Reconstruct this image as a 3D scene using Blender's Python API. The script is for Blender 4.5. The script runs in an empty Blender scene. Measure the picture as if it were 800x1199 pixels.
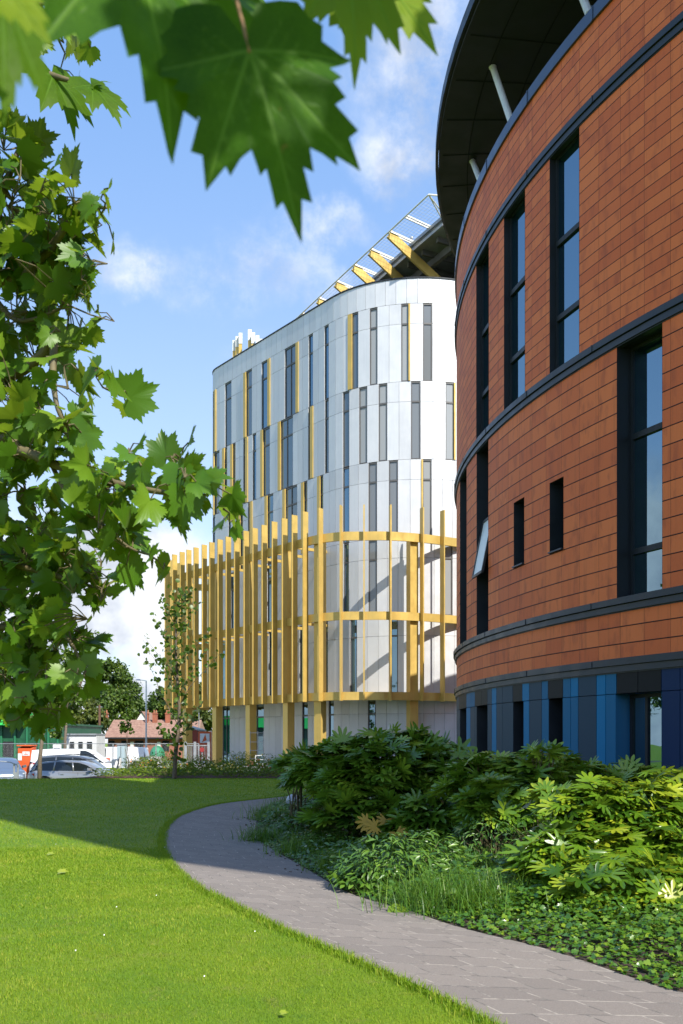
import bpy, math, random
import numpy as np
from mathutils import Vector, Matrix

random.seed(7)
rng = np.random.default_rng(7)
S = bpy.context.scene
COL = S.collection
R_ = math.radians

# ---------------------------------------------------------------- camera
F, CX, HY, EYE = 1150.0, 400.0, 866.0, 1.55
cam_d = bpy.data.cameras.new("camera")
cam = bpy.data.objects.new("camera", cam_d)
COL.objects.link(cam)
cam.location = (0, 0, EYE)
cam.rotation_euler = (R_(90), 0, 0)
cam_d.sensor_fit = 'HORIZONTAL'
cam_d.sensor_width = 36.0
cam_d.lens = 36.0 * F / 800.0
cam_d.shift_y = (HY - 599.5) / 800.0
cam_d.clip_start = 0.05
cam_d.clip_end = 3000
cam_d.dof.use_dof = True
cam_d.dof.focus_distance = 10.0
cam_d.dof.aperture_fstop = 13.0
S.camera = cam
S.render.resolution_x, S.render.resolution_y = 683, 1024

# ---------------------------------------------------------------- sun and sky
SUN_EL = R_(45)
SH = Vector((0.55, -0.835, 0)).normalized()
SUNV = Vector((SH.x * math.cos(SUN_EL), SH.y * math.cos(SUN_EL), math.sin(SUN_EL)))
sun_d = bpy.data.lights.new("sun", 'SUN')
sun_d.energy = 5.0
sun_d.angle = R_(0.5)
sun_d.color = (1.0, 0.955, 0.87)
sun = bpy.data.objects.new("sun", sun_d)
COL.objects.link(sun)
sun.location = (10, -15, 30)
sun.rotation_euler = SUNV.to_track_quat('Z', 'Y').to_euler()

world = bpy.data.worlds.new("World")
S.world = world
world.use_nodes = True
wt = world.node_tree
wt.nodes.clear()


class NT:
    """tiny node helper"""
    def __init__(s, tree): s.t = tree
    def n(s, kind, **kw):
        nd = s.t.nodes.new(kind)
        for k, v in kw.items(): setattr(nd, k, v)
        return nd
    def link(s, a, b): s.t.links.new(a, b)
    def val(s, sock, v):
        if isinstance(v, bpy.types.NodeSocket): s.link(v, sock)
        else: sock.default_value = v
    def math(s, op, a, b=0.0, c=0.0, clamp=False):
        nd = s.n('ShaderNodeMath', operation=op, use_clamp=clamp)
        s.val(nd.inputs[0], a); s.val(nd.inputs[1], b); s.val(nd.inputs[2], c)
        return nd.outputs[0]
    def vmath(s, op, a, b=(0, 0, 0)):
        nd = s.n('ShaderNodeVectorMath', operation=op)
        s.val(nd.inputs[0], a); s.val(nd.inputs[1], b)
        return nd.outputs['Value'] if op in ('LENGTH', 'DISTANCE', 'DOT_PRODUCT') else nd.outputs[0]
    def noise(s, vec, scale, detail=4, rough=0.55, out='Fac', lac=2.0):
        nd = s.n('ShaderNodeTexNoise')
        if vec is not None: s.link(vec, nd.inputs['Vector'])
        nd.inputs['Scale'].default_value = scale
        nd.inputs['Detail'].default_value = detail
        nd.inputs['Roughness'].default_value = rough
        return nd.outputs[out]
    def smooth(s, v, a, b, lo=0.0, hi=1.0):
        nd = s.n('ShaderNodeMapRange', interpolation_type='SMOOTHSTEP')
        s.val(nd.inputs[0], v)
        nd.inputs[1].default_value = a; nd.inputs[2].default_value = b
        nd.inputs[3].default_value = lo; nd.inputs[4].default_value = hi
        return nd.outputs[0]
    def mix(s, f, a, b, mode='MIX'):
        nd = s.n('ShaderNodeMix', data_type='RGBA', blend_type=mode)
        s.val(nd.inputs[0], f)
        for so, v in ((nd.inputs[6], a), (nd.inputs[7], b)):
            if isinstance(v, bpy.types.NodeSocket): s.link(v, so)
            else: so.default_value = (*v[:3], 1)
        return nd.outputs[2]
    def ramp(s, f, stops):
        nd = s.n('ShaderNodeValToRGB')
        s.link(f, nd.inputs[0])
        el = nd.color_ramp.elements
        while len(el) > 1: el.remove(el[-1])
        el[0].position = stops[0][0]; el[0].color = (*stops[0][1], 1)
        for p, c in stops[1:]:
            e = el.new(p); e.color = (*c, 1)
        return nd.outputs[0]


w = NT(wt)
sky = w.n('ShaderNodeTexSky', sky_type='NISHITA')
sky.sun_disc = False
sky.sun_elevation = SUN_EL
sky.sun_rotation = math.atan2(SH.x, SH.y)
sky.air_density = 1.0
sky.dust_density = 0.6
sky.ozone_density = 1.6
bg = w.n('ShaderNodeBackground')
bg.inputs[1].default_value = 0.13
outw = w.n('ShaderNodeOutputWorld')
w.link(bg.outputs[0], outw.inputs[0])
tc = w.n('ShaderNodeTexCoord')
dirv = tc.outputs['Generated']
sep = w.n('ShaderNodeSeparateXYZ'); w.link(dirv, sep.inputs[0])
zc = w.math('MAXIMUM', sep.outputs[2], 0.0)
den = w.math('ADD', zc, 0.12)
cmb = w.n('ShaderNodeCombineXYZ')
w.link(w.math('DIVIDE', sep.outputs[0], den), cmb.inputs[0])
w.link(w.math('DIVIDE', sep.outputs[1], den), cmb.inputs[1])
flat = cmb.outputs[0]
# thin high cloud everywhere, patchy
n1 = w.noise(flat, 0.9, 7, 0.6)
n2 = w.noise(w.vmath('ADD', flat, (7.3, 2.1, 0)), 0.35, 3, 0.5)
wisps = w.math('MULTIPLY', w.smooth(n1, 0.52, 0.80), w.smooth(n2, 0.46, 0.66))
warp = w.vmath('SUBTRACT', w.noise(dirv, 6.0, 6, 0.62, 'Color'), (0.5, 0.5, 0.5))
fine = w.noise(dirv, 14.0, 7, 0.65)


def wscale(v, k):
    nd = w.n('ShaderNodeVectorMath', operation='SCALE')
    w.link(v, nd.inputs[0]); nd.inputs[3].default_value = k
    return nd.outputs[0]


def blob(px, py, rx, rz, strength, wk=0.16, lo=0.35):
    """a cloud patch around a compass direction"""
    d = Vector((px - CX, F, HY - py)).normalized()
    v = w.vmath('ADD', w.vmath('SUBTRACT', dirv, tuple(d)), wscale(warp, wk))
    v = w.vmath('MULTIPLY', v, (1 / rx, 1 / (rx * 1.5), 1 / rz))
    l = w.vmath('LENGTH', v)
    base = w.smooth(l, 1.0, 0.15)
    return w.math('MULTIPLY', w.math('MULTIPLY', base, w.smooth(fine, lo, 0.7)), strength)


clouds = wisps
for b in ((172, 318, .055, .030, .75, .16, .38), (330, 320, .14, .045, .55, .20, .36), (365, 268, .06, .02, .55, .15, .38),
          (500, 60, .085, .12, 1.0, .12, .25), (478, 198, .075, .03, .7, .15, .35),
          (60, 600, .12, .05, .6, .14, .3), (130, 690, .17, .085, 1.5, .10, .12), (60, 720, .16, .085, 1.5, .10, .1), (200, 640, .10, .04, .9, .1, .2),
          (-700, 740, .30, .10, 1.5, .12, .15), (-3014, 250, .38, .115, 1.7, .10, .08)):
    clouds = w.math('ADD', clouds, blob(*b))
# low bank of white cumulus near the horizon
bank_n = w.noise(w.vmath('MULTIPLY', dirv, (1, 1, 1.8)), 5.5, 7, 0.58)
bank = w.math('ADD', bank_n, w.smooth(sep.outputs[2], 0.20, 0.02, -0.28, 0.22))
clouds = w.math('ADD', clouds, w.smooth(bank, 0.50, 0.62, 0, 1.1))
cl = w.math('MINIMUM', clouds, 1.0)
shade_n = w.noise(dirv, 9.0, 5, 0.6)
cloud_col = w.mix(w.smooth(shade_n, 0.36, 0.58), (3.3, 3.65, 4.3), (5.6, 5.8, 6.1))
blue = w.mix(0.5, sky.outputs[0], w.mix(w.smooth(sep.outputs[2], 0.0, 0.65), (4.9, 6.0, 7.4), (1.6, 3.3, 6.8)))
skyc = w.mix(cl, blue, cloud_col)
w.link(skyc, bg.inputs[0])

S.view_settings.view_transform = 'Standard'
S.view_settings.look = 'None'
S.view_settings.exposure = 0.58
S.view_settings.gamma = 1.0
S.view_settings.use_curve_mapping = False
S.cycles.max_bounces = 6
S.cycles.transparent_max_bounces = 8
S.cycles.caustics_reflective = False
S.cycles.caustics_refractive = False
S.cycles.sample_clamp_indirect = 4.0

# ---------------------------------------------------------------- mesh helpers
def W3(px, py, D):
    return Vector(((px - CX) / F * D, D, EYE + (HY - py) / F * D))


def G(px, py, z=0.0):
    D = (EYE - z) * F / (py - HY)
    return Vector(((px - CX) / F * D, D, z))


class MB:
    def __init__(s):
        s.v = []; s.f = []; s.uv = []; s.t = []
    def vert(s, p):
        s.v.append(tuple(p)); return len(s.v) - 1
    def face(s, pts, uv=None, tint=0.5):
        i = [s.vert(p) for p in pts]
        s.f.append(i); s.uv.append(uv if uv else [(0, 0)] * len(i)); s.t.append(tint)
    def idx(s, i, tint=0.5):
        s.f.append(list(i)); s.uv.append([(0, 0)] * len(i)); s.t.append(tint)
    def hexa(s, c, tint=0.5):
        """c: 8 corners, bottom 4 (ccw from above) then top 4"""
        b = len(s.v)
        for p in c: s.v.append(tuple(p))
        for q in ((3, 2, 1, 0), (4, 5, 6, 7), (0, 1, 5, 4), (1, 2, 6, 5), (2, 3, 7, 6), (3, 0, 4, 7)):
            s.idx([b + k for k in q], tint)
    def box(s, x0, x1, y0, y1, z0, z1, tint=0.5):
        s.hexa([(x0, y0, z0), (x1, y0, z0), (x1, y1, z0), (x0, y1, z0),
                (x0, y0, z1), (x1, y0, z1), (x1, y1, z1), (x0, y1, z1)], tint)
    def obox(s, c, ax, ay, hx, hy, z0, z1, tint=0.5):
        """box with horizontal axes ax, ay about centre c"""
        c = Vector((c[0], c[1], 0)); ax = Vector((ax[0], ax[1], 0)); ay = Vector((ay[0], ay[1], 0))
        pts = []
        for z in (z0, z1):
            for a, b in ((-1, -1), (1, -1), (1, 1), (-1, 1)):
                p = c + ax * (a * hx) + ay * (b * hy)
                pts.append((p.x, p.y, z))
        s.hexa(pts, tint)
    def bar(s, a, b, wd, ht, up=(0, 0, 1), tint=0.5):
        a = Vector(a); b = Vector(b); d = (b - a).normalized()
        u = Vector(up); sx = d.cross(u)
        if sx.length < 1e-4: sx = d.cross(Vector((1, 0, 0)))
        sx.normalize(); u = sx.cross(d).normalized()
        pts = []
        for p in (a, b):
            for i, j in ((-1, -1), (1, -1), (1, 1), (-1, 1)):
                pts.append(p + sx * (i * wd / 2) + u * (j * ht / 2))
        s.hexa(pts, tint)
    def prism(s, poly, z0, z1, tint=0.5, cap=True):
        n = len(poly); b = len(s.v)
        for z in (z0, z1):
            for p in poly: s.v.append((p[0], p[1], z))
        for i in range(n):
            j = (i + 1) % n
            s.idx([b + i, b + j, b + n + j, b + n + i], tint)
        if cap:
            s.idx([b + n + i for i in range(n)], tint)
            s.idx([b + i for i in reversed(range(n))], tint)
    def tube(s, pts, rad, n=8, tint=0.5, cap=True):
        pts = [Vector(p) for p in pts]
        if not hasattr(rad, '__len__'): rad = [rad] * len(pts)
        rings = []
        ref = None
        for k, p in enumerate(pts):
            d = (pts[min(k + 1, len(pts) - 1)] - pts[max(k - 1, 0)])
            if d.length < 1e-9: d = Vector((0, 0, 1))
            d.normalize()
            if ref is None:
                ref = Vector((1, 0, 0)) if abs(d.x) < .8 else Vector((0, 1, 0))
            u = (ref - d * ref.dot(d)).normalized(); ref = u
            v = d.cross(u)
            rings.append([s.vert(p + (u * math.cos(2 * math.pi * i / n) + v * math.sin(2 * math.pi * i / n)) * rad[k]) for i in range(n)])
        for k in range(len(rings) - 1):
            for i in range(n):
                j = (i + 1) % n
                s.idx([rings[k][i], rings[k][j], rings[k + 1][j], rings[k + 1][i]], tint)
        if cap:
            s.idx(rings[0][::-1], tint); s.idx(rings[-1], tint)
    def ball(s, c, r, n=12, m=8, sc=(1, 1, 1), tint=0.5):
        b = len(s.v)
        for k in range(m + 1):
            a = math.pi * k / m
            for i in range(n):
                t = 2 * math.pi * i / n
                s.v.append((c[0] + r * sc[0] * math.sin(a) * math.cos(t), c[1] + r * sc[1] * math.sin(a) * math.sin(t), c[2] + r * sc[2] * math.cos(a)))
        for k in range(m):
            for i in range(n):
                j = (i + 1) % n
                s.idx([b + k * n + i, b + (k + 1) * n + i, b + (k + 1) * n + j, b + k * n + j], tint)
    def build(s, name, mat, parent=None, smooth=False, bevel=0.0):
        me = bpy.data.meshes.new(name)
        me.from_pydata(s.v, [], s.f)
        uvl = me.uv_layers.new(name="UVMap")
        flatuv = [c for fu in s.uv for p in fu for c in p]
        uvl.data.foreach_set('uv', flatuv)
        at = me.attributes.new('tint', 'FLOAT', 'FACE')
        at.data.foreach_set('value', s.t)
        if mat: me.materials.append(mat)
        if smooth: me.polygons.foreach_set('use_smooth', [True] * len(me.polygons))
        me.update()
        o = bpy.data.objects.new(name, me)
        COL.objects.link(o)
        attach(o, parent)
        if bevel:
            m = o.modifiers.new('b', 'BEVEL'); m.width = bevel; m.segments = 2; m.limit_method = 'ANGLE'
        return o


def attach(o, parent):
    if parent is None: return
    o.parent = parent
    if parent.type == 'EMPTY':
        o.matrix_parent_inverse = parent.matrix_basis.inverted()


def thing(name, label, cat, loc=(0, 0, 0), group=None, rz=0.0):
    o = bpy.data.objects.new(name, None)
    COL.objects.link(o)
    o.matrix_basis = Matrix.Translation(Vector(loc)) @ Matrix.Rotation(rz, 4, 'Z')
    o['label'] = label; o['category'] = cat
    if group: o['group'] = group
    return o


def tag(o, label, cat, group=None, kind=None):
    o['label'] = label; o['category'] = cat
    if group: o['group'] = group
    if kind: o['kind'] = kind
    return o


def struct(o, kind='structure'):
    o['kind'] = kind
    return o


# ---------------------------------------------------------------- materials
def new_mat(name):
    m = bpy.data.materials.new(name); m.use_nodes = True
    m.node_tree.nodes.clear()
    h = NT(m.node_tree)
    bs = h.n('ShaderNodeBsdfPrincipled')
    out = h.n('ShaderNodeOutputMaterial')
    h.link(bs.outputs[0], out.inputs[0])
    return m, h, bs, out


def mat_plain(name, col, rough=0.6, metal=0.0, var=0.0, nscale=3.0, tintvar=0.0, bump=0.0, bscale=40.0, spec=0.5, ior=None, streak=0.0):
    m, h, bs, out = new_mat(name)
    tcn = h.n('ShaderNodeTexCoord')
    c = None
    base = h.n('ShaderNodeRGB'); base.outputs[0].default_value = (*col, 1)
    c = base.outputs[0]
    if var:
        nz = h.noise(tcn.outputs['Object'], nscale, 6, 0.6)
        hsv = h.n('ShaderNodeHueSaturation'); h.link(c, hsv.inputs['Color'])
        h.link(h.smooth(nz, 0.25, 0.75, 1 - var, 1 + var), hsv.inputs['Value'])
        c = hsv.outputs[0]
        h.link(h.smooth(nz, .3, .7, max(0.03, rough - .08), min(1, rough + .08)), bs.inputs['Roughness'])
    else:
        bs.inputs['Roughness'].default_value = rough
    if streak:
        mp = h.n('ShaderNodeMapping'); h.link(tcn.outputs['Object'], mp.inputs[0]); mp.inputs['Scale'].default_value = (5, 5, .35)
        st = h.noise(mp.outputs[0], 1.6, 5, .6)
        hs = h.n('ShaderNodeHueSaturation'); h.link(c, hs.inputs['Color'])
        h.link(h.smooth(st, .35, .75, 1 + streak * .3, 1 - streak), hs.inputs['Value'])
        c = hs.outputs[0]
    if tintvar:
        at = h.n('ShaderNodeAttribute'); at.attribute_name = 'tint'
        hsv = h.n('ShaderNodeHueSaturation'); h.link(c, hsv.inputs['Color'])
        h.link(h.smooth(at.outputs['Fac'], 0, 1, 1 - tintvar, 1 + tintvar), hsv.inputs['Value'])
        c = hsv.outputs[0]
    h.link(c, bs.inputs['Base Color'])
    bs.inputs['Metallic'].default_value = metal
    bs.inputs['Specular IOR Level'].default_value = spec
    if ior: bs.inputs['IOR'].default_value = ior
    if bump:
        b = h.n('ShaderNodeBump'); b.inputs['Strength'].default_value = bump; b.inputs['Distance'].default_value = 0.02
        h.link(h.noise(tcn.outputs['Object'], bscale, 5, .6), b.inputs['Height'])
        h.link(b.outputs[0], bs.inputs['Normal'])
    return m


def mat_leaf(name, c_dark, c_mid, c_light, rough=0.42, trans=0.35, tcol=(0.35, 0.5, 0.03), spec=0.5, nsc=9.0):
    """foliage: own colour runs dark - light by the leaf's tint, light passes through it"""
    m, h, bs, out = new_mat(name)
    at = h.n('ShaderNodeAttribute'); at.attribute_name = 'tint'
    tcn = h.n('ShaderNodeTexCoord')
    nz = h.noise(tcn.outputs['Object'], nsc, 3, .5)
    f = h.math('ADD', at.outputs['Fac'], h.math('MULTIPLY', h.math('SUBTRACT', nz, .5), .5), clamp=True)
    c = h.ramp(f, [(0, c_dark), (.55, c_mid), (1, c_light)])
    h.link(c, bs.inputs['Base Color'])
    bs.inputs['Roughness'].default_value = rough
    bs.inputs['Specular IOR Level'].default_value = spec
    tr = h.n('ShaderNodeBsdfTranslucent')
    h.link(h.mix(.55, c, tcol), tr.inputs[0])
    mx = h.n('ShaderNodeMixShader'); mx.inputs[0].default_value = trans
    h.link(bs.outputs[0], mx.inputs[1]); h.link(tr.outputs[0], mx.inputs[2])
    h.link(mx.outputs[0], out.inputs[0])
    return m


M = {}
# terracotta tiles: UV = metres, u along the wall; the row height is carried by the v scale of each storey
def terracotta():
    m, h, bs, out = new_mat('terracotta_tiles')
    uv = h.n('ShaderNodeUVMap'); uv.uv_map = 'UVMap'
    sp = h.n('ShaderNodeSeparateXYZ'); h.link(uv.outputs[0], sp.inputs[0])
    u, v = sp.outputs[0], sp.outputs[1]
    fu = h.math('FRACT', u); fv = h.math('FRACT', v)
    # joints
    jv = h.math('MINIMUM', fv, h.math('SUBTRACT', 1.0, fv))
    ju = h.math('MINIMUM', fu, h.math('SUBTRACT', 1.0, fu))
    line_v = h.smooth(jv, 0.018, 0.042, 1, 0)
    line_u = h.smooth(ju, 0.002, 0.007, 1, 0)
    cell = h.n('ShaderNodeCombineXYZ')
    h.link(h.math('FLOOR', u), cell.inputs[0]); h.link(h.math('FLOOR', v), cell.inputs[1])
    wn = h.n('ShaderNodeTexWhiteNoise'); h.link(cell.outputs[0], wn.inputs[0])
    tcn = h.n('ShaderNodeTexCoord')
    mp = h.n('ShaderNodeMapping'); h.link(tcn.outputs['Object'], mp.inputs[0]); mp.inputs['Scale'].default_value = (3.2, 3.2, 1.3)
    off = h.vmath('ADD', mp.outputs[0], wn.outputs['Color'])
    blot = h.noise(off, 1.5, 3, .5)
    base = h.mix(h.smooth(wn.outputs['Value'], 0, 1), (.66, .130, .036), (.80, .185, .050))
    base = h.mix(h.smooth(blot, .50, .72, 0, .48), base, (.38, .072, .030))
    base = h.mix(h.smooth(h.noise(tcn.outputs['Object'], 60, 3, .6), .3, .7, 0, .12), base, (.62, .27, .13))
    mp2 = h.n('ShaderNodeMapping'); h.link(tcn.outputs['Object'], mp2.inputs[0]); mp2.inputs['Scale'].default_value = (6, 6, .22)
    base = h.mix(h.smooth(h.noise(mp2.outputs[0], 1.3, 5, .6), .50, .78, 0, .30), base, (.24, .060, .026))
    lines = h.math('MAXIMUM', line_v, h.math('MULTIPLY', line_u, .8))
    col = h.mix(lines, base, (.018, .008, .006))
    h.link(col, bs.inputs['Base Color'])
    bs.inputs['Roughness'].default_value = .6; bs.inputs['Specular IOR Level'].default_value = .22
    b = h.n('ShaderNodeBump'); b.inputs['Strength'].default_value = .6; b.inputs['Distance'].default_value = .02
    hh = h.math('SUBTRACT', h.math('MULTIPLY', wn.outputs['Value'], .12), lines)
    h.link(hh, b.inputs['Height']); h.link(b.outputs[0], bs.inputs['Normal'])
    return m


M['terra'] = terracotta()
M['dark'] = mat_plain('charcoal_metal', (.022, .026, .032), .45, .1, .12, spec=.3)
M['band'] = mat_plain('slate_metal_band', (.030, .036, .048), .40, .1, .15, spec=.35)
M['coping'] = mat_plain('blue_grey_coping', (.05, .075, .13), .35, .3, .1)
M['soffit'] = mat_plain('dark_soffit', (.016, .016, .018), .7, 0, .2, 1.5)
M['frame_grey'] = mat_plain('window_frame_grey', (.12, .115, .11), .45, .3)
M['white_metal'] = mat_plain('white_painted_metal', (.72, .72, .70), .4, 0, .05)
M['grey_metal'] = mat_plain('galvanised_metal', (.36, .37, .38), .45, .6, .15)
M['silver'] = mat_plain('silver_cladding', (.64, .645, .655), .42, .2, .04, 1.2, spec=.35, tintvar=.10, streak=.04)
M['gap'] = mat_plain('dark_joint_backing', (.06, .065, .07), .8)
M['gold'] = mat_plain('gold_anodised_metal', (.63, .43, .115), .40, .35, .07, 1.6, tintvar=.06, streak=.06)
M['pavgrey'] = mat_plain('pale_paving', (.42, .41, .39), .8, 0, .15)
M['concrete'] = mat_plain('concrete', (.36, .35, .33), .85, 0, .2, 1.0, bump=.3)
M['bark'] = mat_plain('bark', (.13, .10, .07), .85, 0, .35, 14, bump=.6)
M['twig'] = mat_plain('twig_bark', (.13, .105, .05), .7, 0, .25, 20)
M['soil'] = mat_plain('dark_soil', (.045, .03, .02), .95, 0, .4, 8, bump=.8)
M['roofdeck'] = mat_plain('roof_deck_metal', (.30, .31, .33), .5, .4, .15)


def glass(name, col, rough=.03, ior=1.9, tint=(1, 1, 1)):
    m, h, bs, out = new_mat(name)
    bs.inputs['Base Color'].default_value = (*col, 1)
    bs.inputs['Roughness'].default_value = rough
    bs.inputs['IOR'].default_value = ior
    bs.inputs['Specular Tint'].default_value = (*tint, 1)
    tcn = h.n('ShaderNodeTexCoord')
    b = h.n('ShaderNodeBump'); b.inputs['Strength'].default_value = .05; b.inputs['Distance'].default_value = .05
    h.link(h.noise(tcn.outputs['Object'], .8, 2, .5), b.inputs['Height'])
    h.link(b.outputs[0], bs.inputs['Normal'])
    return m


M['glass_dark'] = glass('dark_window_glass', (.002, .012, .014), .008, 3.8, (.55, .82, 1.0))
M['glass_sky_dim'] = glass('office_window_glass_dim', (.10, .11, .11), .06, 2.3, (.6, .85, 1.0))
M['glass_blind_dark'] = glass('window_with_half_blind', (.17, .18, .185), .12, 1.8)
M['glass_sky'] = glass('office_window_glass', (.05, .08, .11), .03, 3.2, (.5, .8, 1.0))
M['glass_blind'] = glass('window_with_blind', (.30, .31, .31), .18, 1.7)


def blue_panels():
    m, h, bs, out = new_mat('blue_cladding')
    at = h.n('ShaderNodeAttribute'); at.attribute_name = 'tint'
    c = h.ramp(at.outputs['Fac'], [(0, (.010, .011, .013)), (.2, (.010, .011, .013)), (.21, (.008, .028, .085)), (.4, (.008, .028, .085)),
                                  (.41, (.026, .056, .088)), (.6, (.026, .056, .088)), (.61, (.008, .125, .25)), (.8, (.005, .165, .34)), (1, (.005, .165, .34))])
    nd = [x for x in h.t.nodes if x.type == 'VALTORGB'][0]; nd.color_ramp.interpolation = 'CONSTANT'
    h.link(c, bs.inputs['Base Color'])
    bs.inputs['Roughness'].default_value = .48
    bs.inputs['Specular IOR Level'].default_value = .14
    return m


M['blue'] = blue_panels()

# ---------------------------------------------------------------- ground
def sstep(a, b, x):
    t = np.clip((x - a) / (b - a), 0, 1)
    return t * t * (3 - 2 * t)


def gz(x, y):
    """height of the terrain"""
    x = np.asarray(x, float); y = np.asarray(y, float)
    west = sstep(-9.5, -13.5, x)
    low = -0.12 * (1 - west) - 0.95 * west
    z = sstep(38.3, 44.5, y) * low
    z = z + .03 * np.sin(x * .21 + 1) * np.sin(y * .17) * sstep(14, 24, y) * (1 - sstep(34, 40, y))
    return z


def axis(a, b, segs):
    out = [a]
    for e, st in segs:
        out += list(np.arange(out[-1] + st, e, st)) + [e]
    return np.array(out)


ys = axis(-60, 700, [(-2, 8), (30, 1.0), (37, .5), (46, .25), (60, 1), (110, 5), (700, 40)])
xs = axis(-400, 400, [(-60, 40), (-30, 5), (-8, 1), (-16 + 14, .5), (6, .5), (30, 3), (60, 6), (400, 40)])
XX, YY = np.meshgrid(xs, ys)
ZZ = gz(XX, YY)
me = bpy.data.meshes.new('lawn')
V = np.stack([XX.ravel(), YY.ravel(), ZZ.ravel()], 1)
nx, ny = len(xs), len(ys)
fs = [(j * nx + i, j * nx + i + 1, (j + 1) * nx + i + 1, (j + 1) * nx + i) for j in range(ny - 1) for i in range(nx - 1)]
me.from_pydata(V.tolist(), [], fs)
me.polygons.foreach_set('use_smooth', [True] * len(fs))


def lawn_mat():
    m, h, bs, out = new_mat('mown_grass')
    tcn = h.n('ShaderNodeTexCoord'); p = tcn.outputs['Object']
    a = h.noise(p, .55, 6, .62)
    b_ = h.noise(p, 3.2, 5, .6)
    c_ = h.noise(p, 55, 4, .7)
    c = h.mix(h.smooth(a, .3, .7), (.13, .25, .006), (.25, .33, .010))
    c = h.mix(h.smooth(b_, .54, .74, 0, .7), c, (.27, .25, .06))
    c = h.mix(h.smooth(b_, .40, .22, 0, .6), c, (.045, .15, .012))
    c = h.mix(h.smooth(c_, .35, .65, .0, .55), c, (.04, .10, .008))
    h.link(c, bs.inputs['Base Color'])
    bs.inputs['Roughness'].default_value = .75
    bs.inputs['Specular IOR Level'].default_value = .25
    b = h.n('ShaderNodeBump'); b.inputs['Strength'].default_value = .7; b.inputs['Distance'].default_value = .03
    h.link(h.noise(p, 90, 3, .7), b.inputs['Height']); h.link(b.outputs[0], bs.inputs['Normal'])
    return m


M['lawn'] = lawn_mat()
me.materials.append(M['lawn'])
lawn = bpy.data.objects.new('lawn', me); COL.objects.link(lawn); struct(lawn)

# path outline, in plan, near to far
L_px = [(640, 1232), (577, 1199), (502, 1161.5), (410, 1121), (329.5, 1087), (272, 1058), (232, 1038), (203, 1012), (192.6, 989), (197, 969), (214.5, 954.5), (255, 942), (315, 934.4), (360, 930.5)]
R_px = [(1050, 1232), (860, 1178), (780, 1160), (709, 1136), (640, 1113), (536.5, 1087), (467.5, 1064), (410, 1047.6), (358, 1018), (318, 995), (303.6, 983), (299.6, 966), (309, 946), (345, 938)]


def catmull(P, per=6):
    out = []
    for i in range(len(P) - 1):
        p0 = P[max(i - 1, 0)]; p1 = P[i]; p2 = P[i + 1]; p3 = P[min(i + 2, len(P) - 1)]
        for k in range(per):
            t = k / per
            out.append(.5 * ((2 * p1) + (p2 - p0) * t + (2 * p0 - 5 * p1 + 4 * p2 - p3) * t * t + (3 * p1 - p0 - 3 * p2 + p3) * t ** 3))
    out.append(P[-1])
    return out


def resample(P, n):
    d = [0]
    for a, b in zip(P[:-1], P[1:]): d.append(d[-1] + (b - a).length)
    out = []; k = 0
    for i in range(n):
        t = d[-1] * i / (n - 1)
        while k < len(d) - 2 and d[k + 1] < t: k += 1
        f = (t - d[k]) / max(1e-9, d[k + 1] - d[k])
        out.append(P[k].lerp(P[k + 1], min(1, max(0, f))))
    return out


Lw = resample(catmull([G(*p) for p in L_px] + [Vector((1.6, 28.5, 0)), Vector((6, 30, 0))]), 120)
Rw = resample(catmull([G(*p) for p in R_px] + [Vector((1.2, 25.2, 0)), Vector((6, 26.2, 0))]), 120)
pm = MB()
cum = 0; NA = 8
prev = None
for k in range(120):
    mid = (Lw[k] + Rw[k]) / 2
    if prev is not None: cum += (mid - prev[0]).length
    prev_k = (mid, cum)
    if prev is not None:
        for a in range(NA):
            f0, f1 = a / NA, (a + 1) / NA
            q = []; uvq = []
            for (kk, f, cc) in ((k - 1, f0, prev[1]), (k - 1, f1, prev[1]), (k, f1, cum), (k, f0, cum)):
                p = Lw[kk].lerp(Rw[kk], f); wd = (Lw[kk] - Rw[kk]).length
                p.z = float(gz(p.x, p.y)) + .012
                q.append(p); uvq.append((cc, f * 2.0))
            pm.face([q[0], q[1], q[2], q[3]], [uvq[0], uvq[1], uvq[2], uvq[3]])
    prev = prev_k
# consistent upward normals are not needed for shading here


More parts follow.
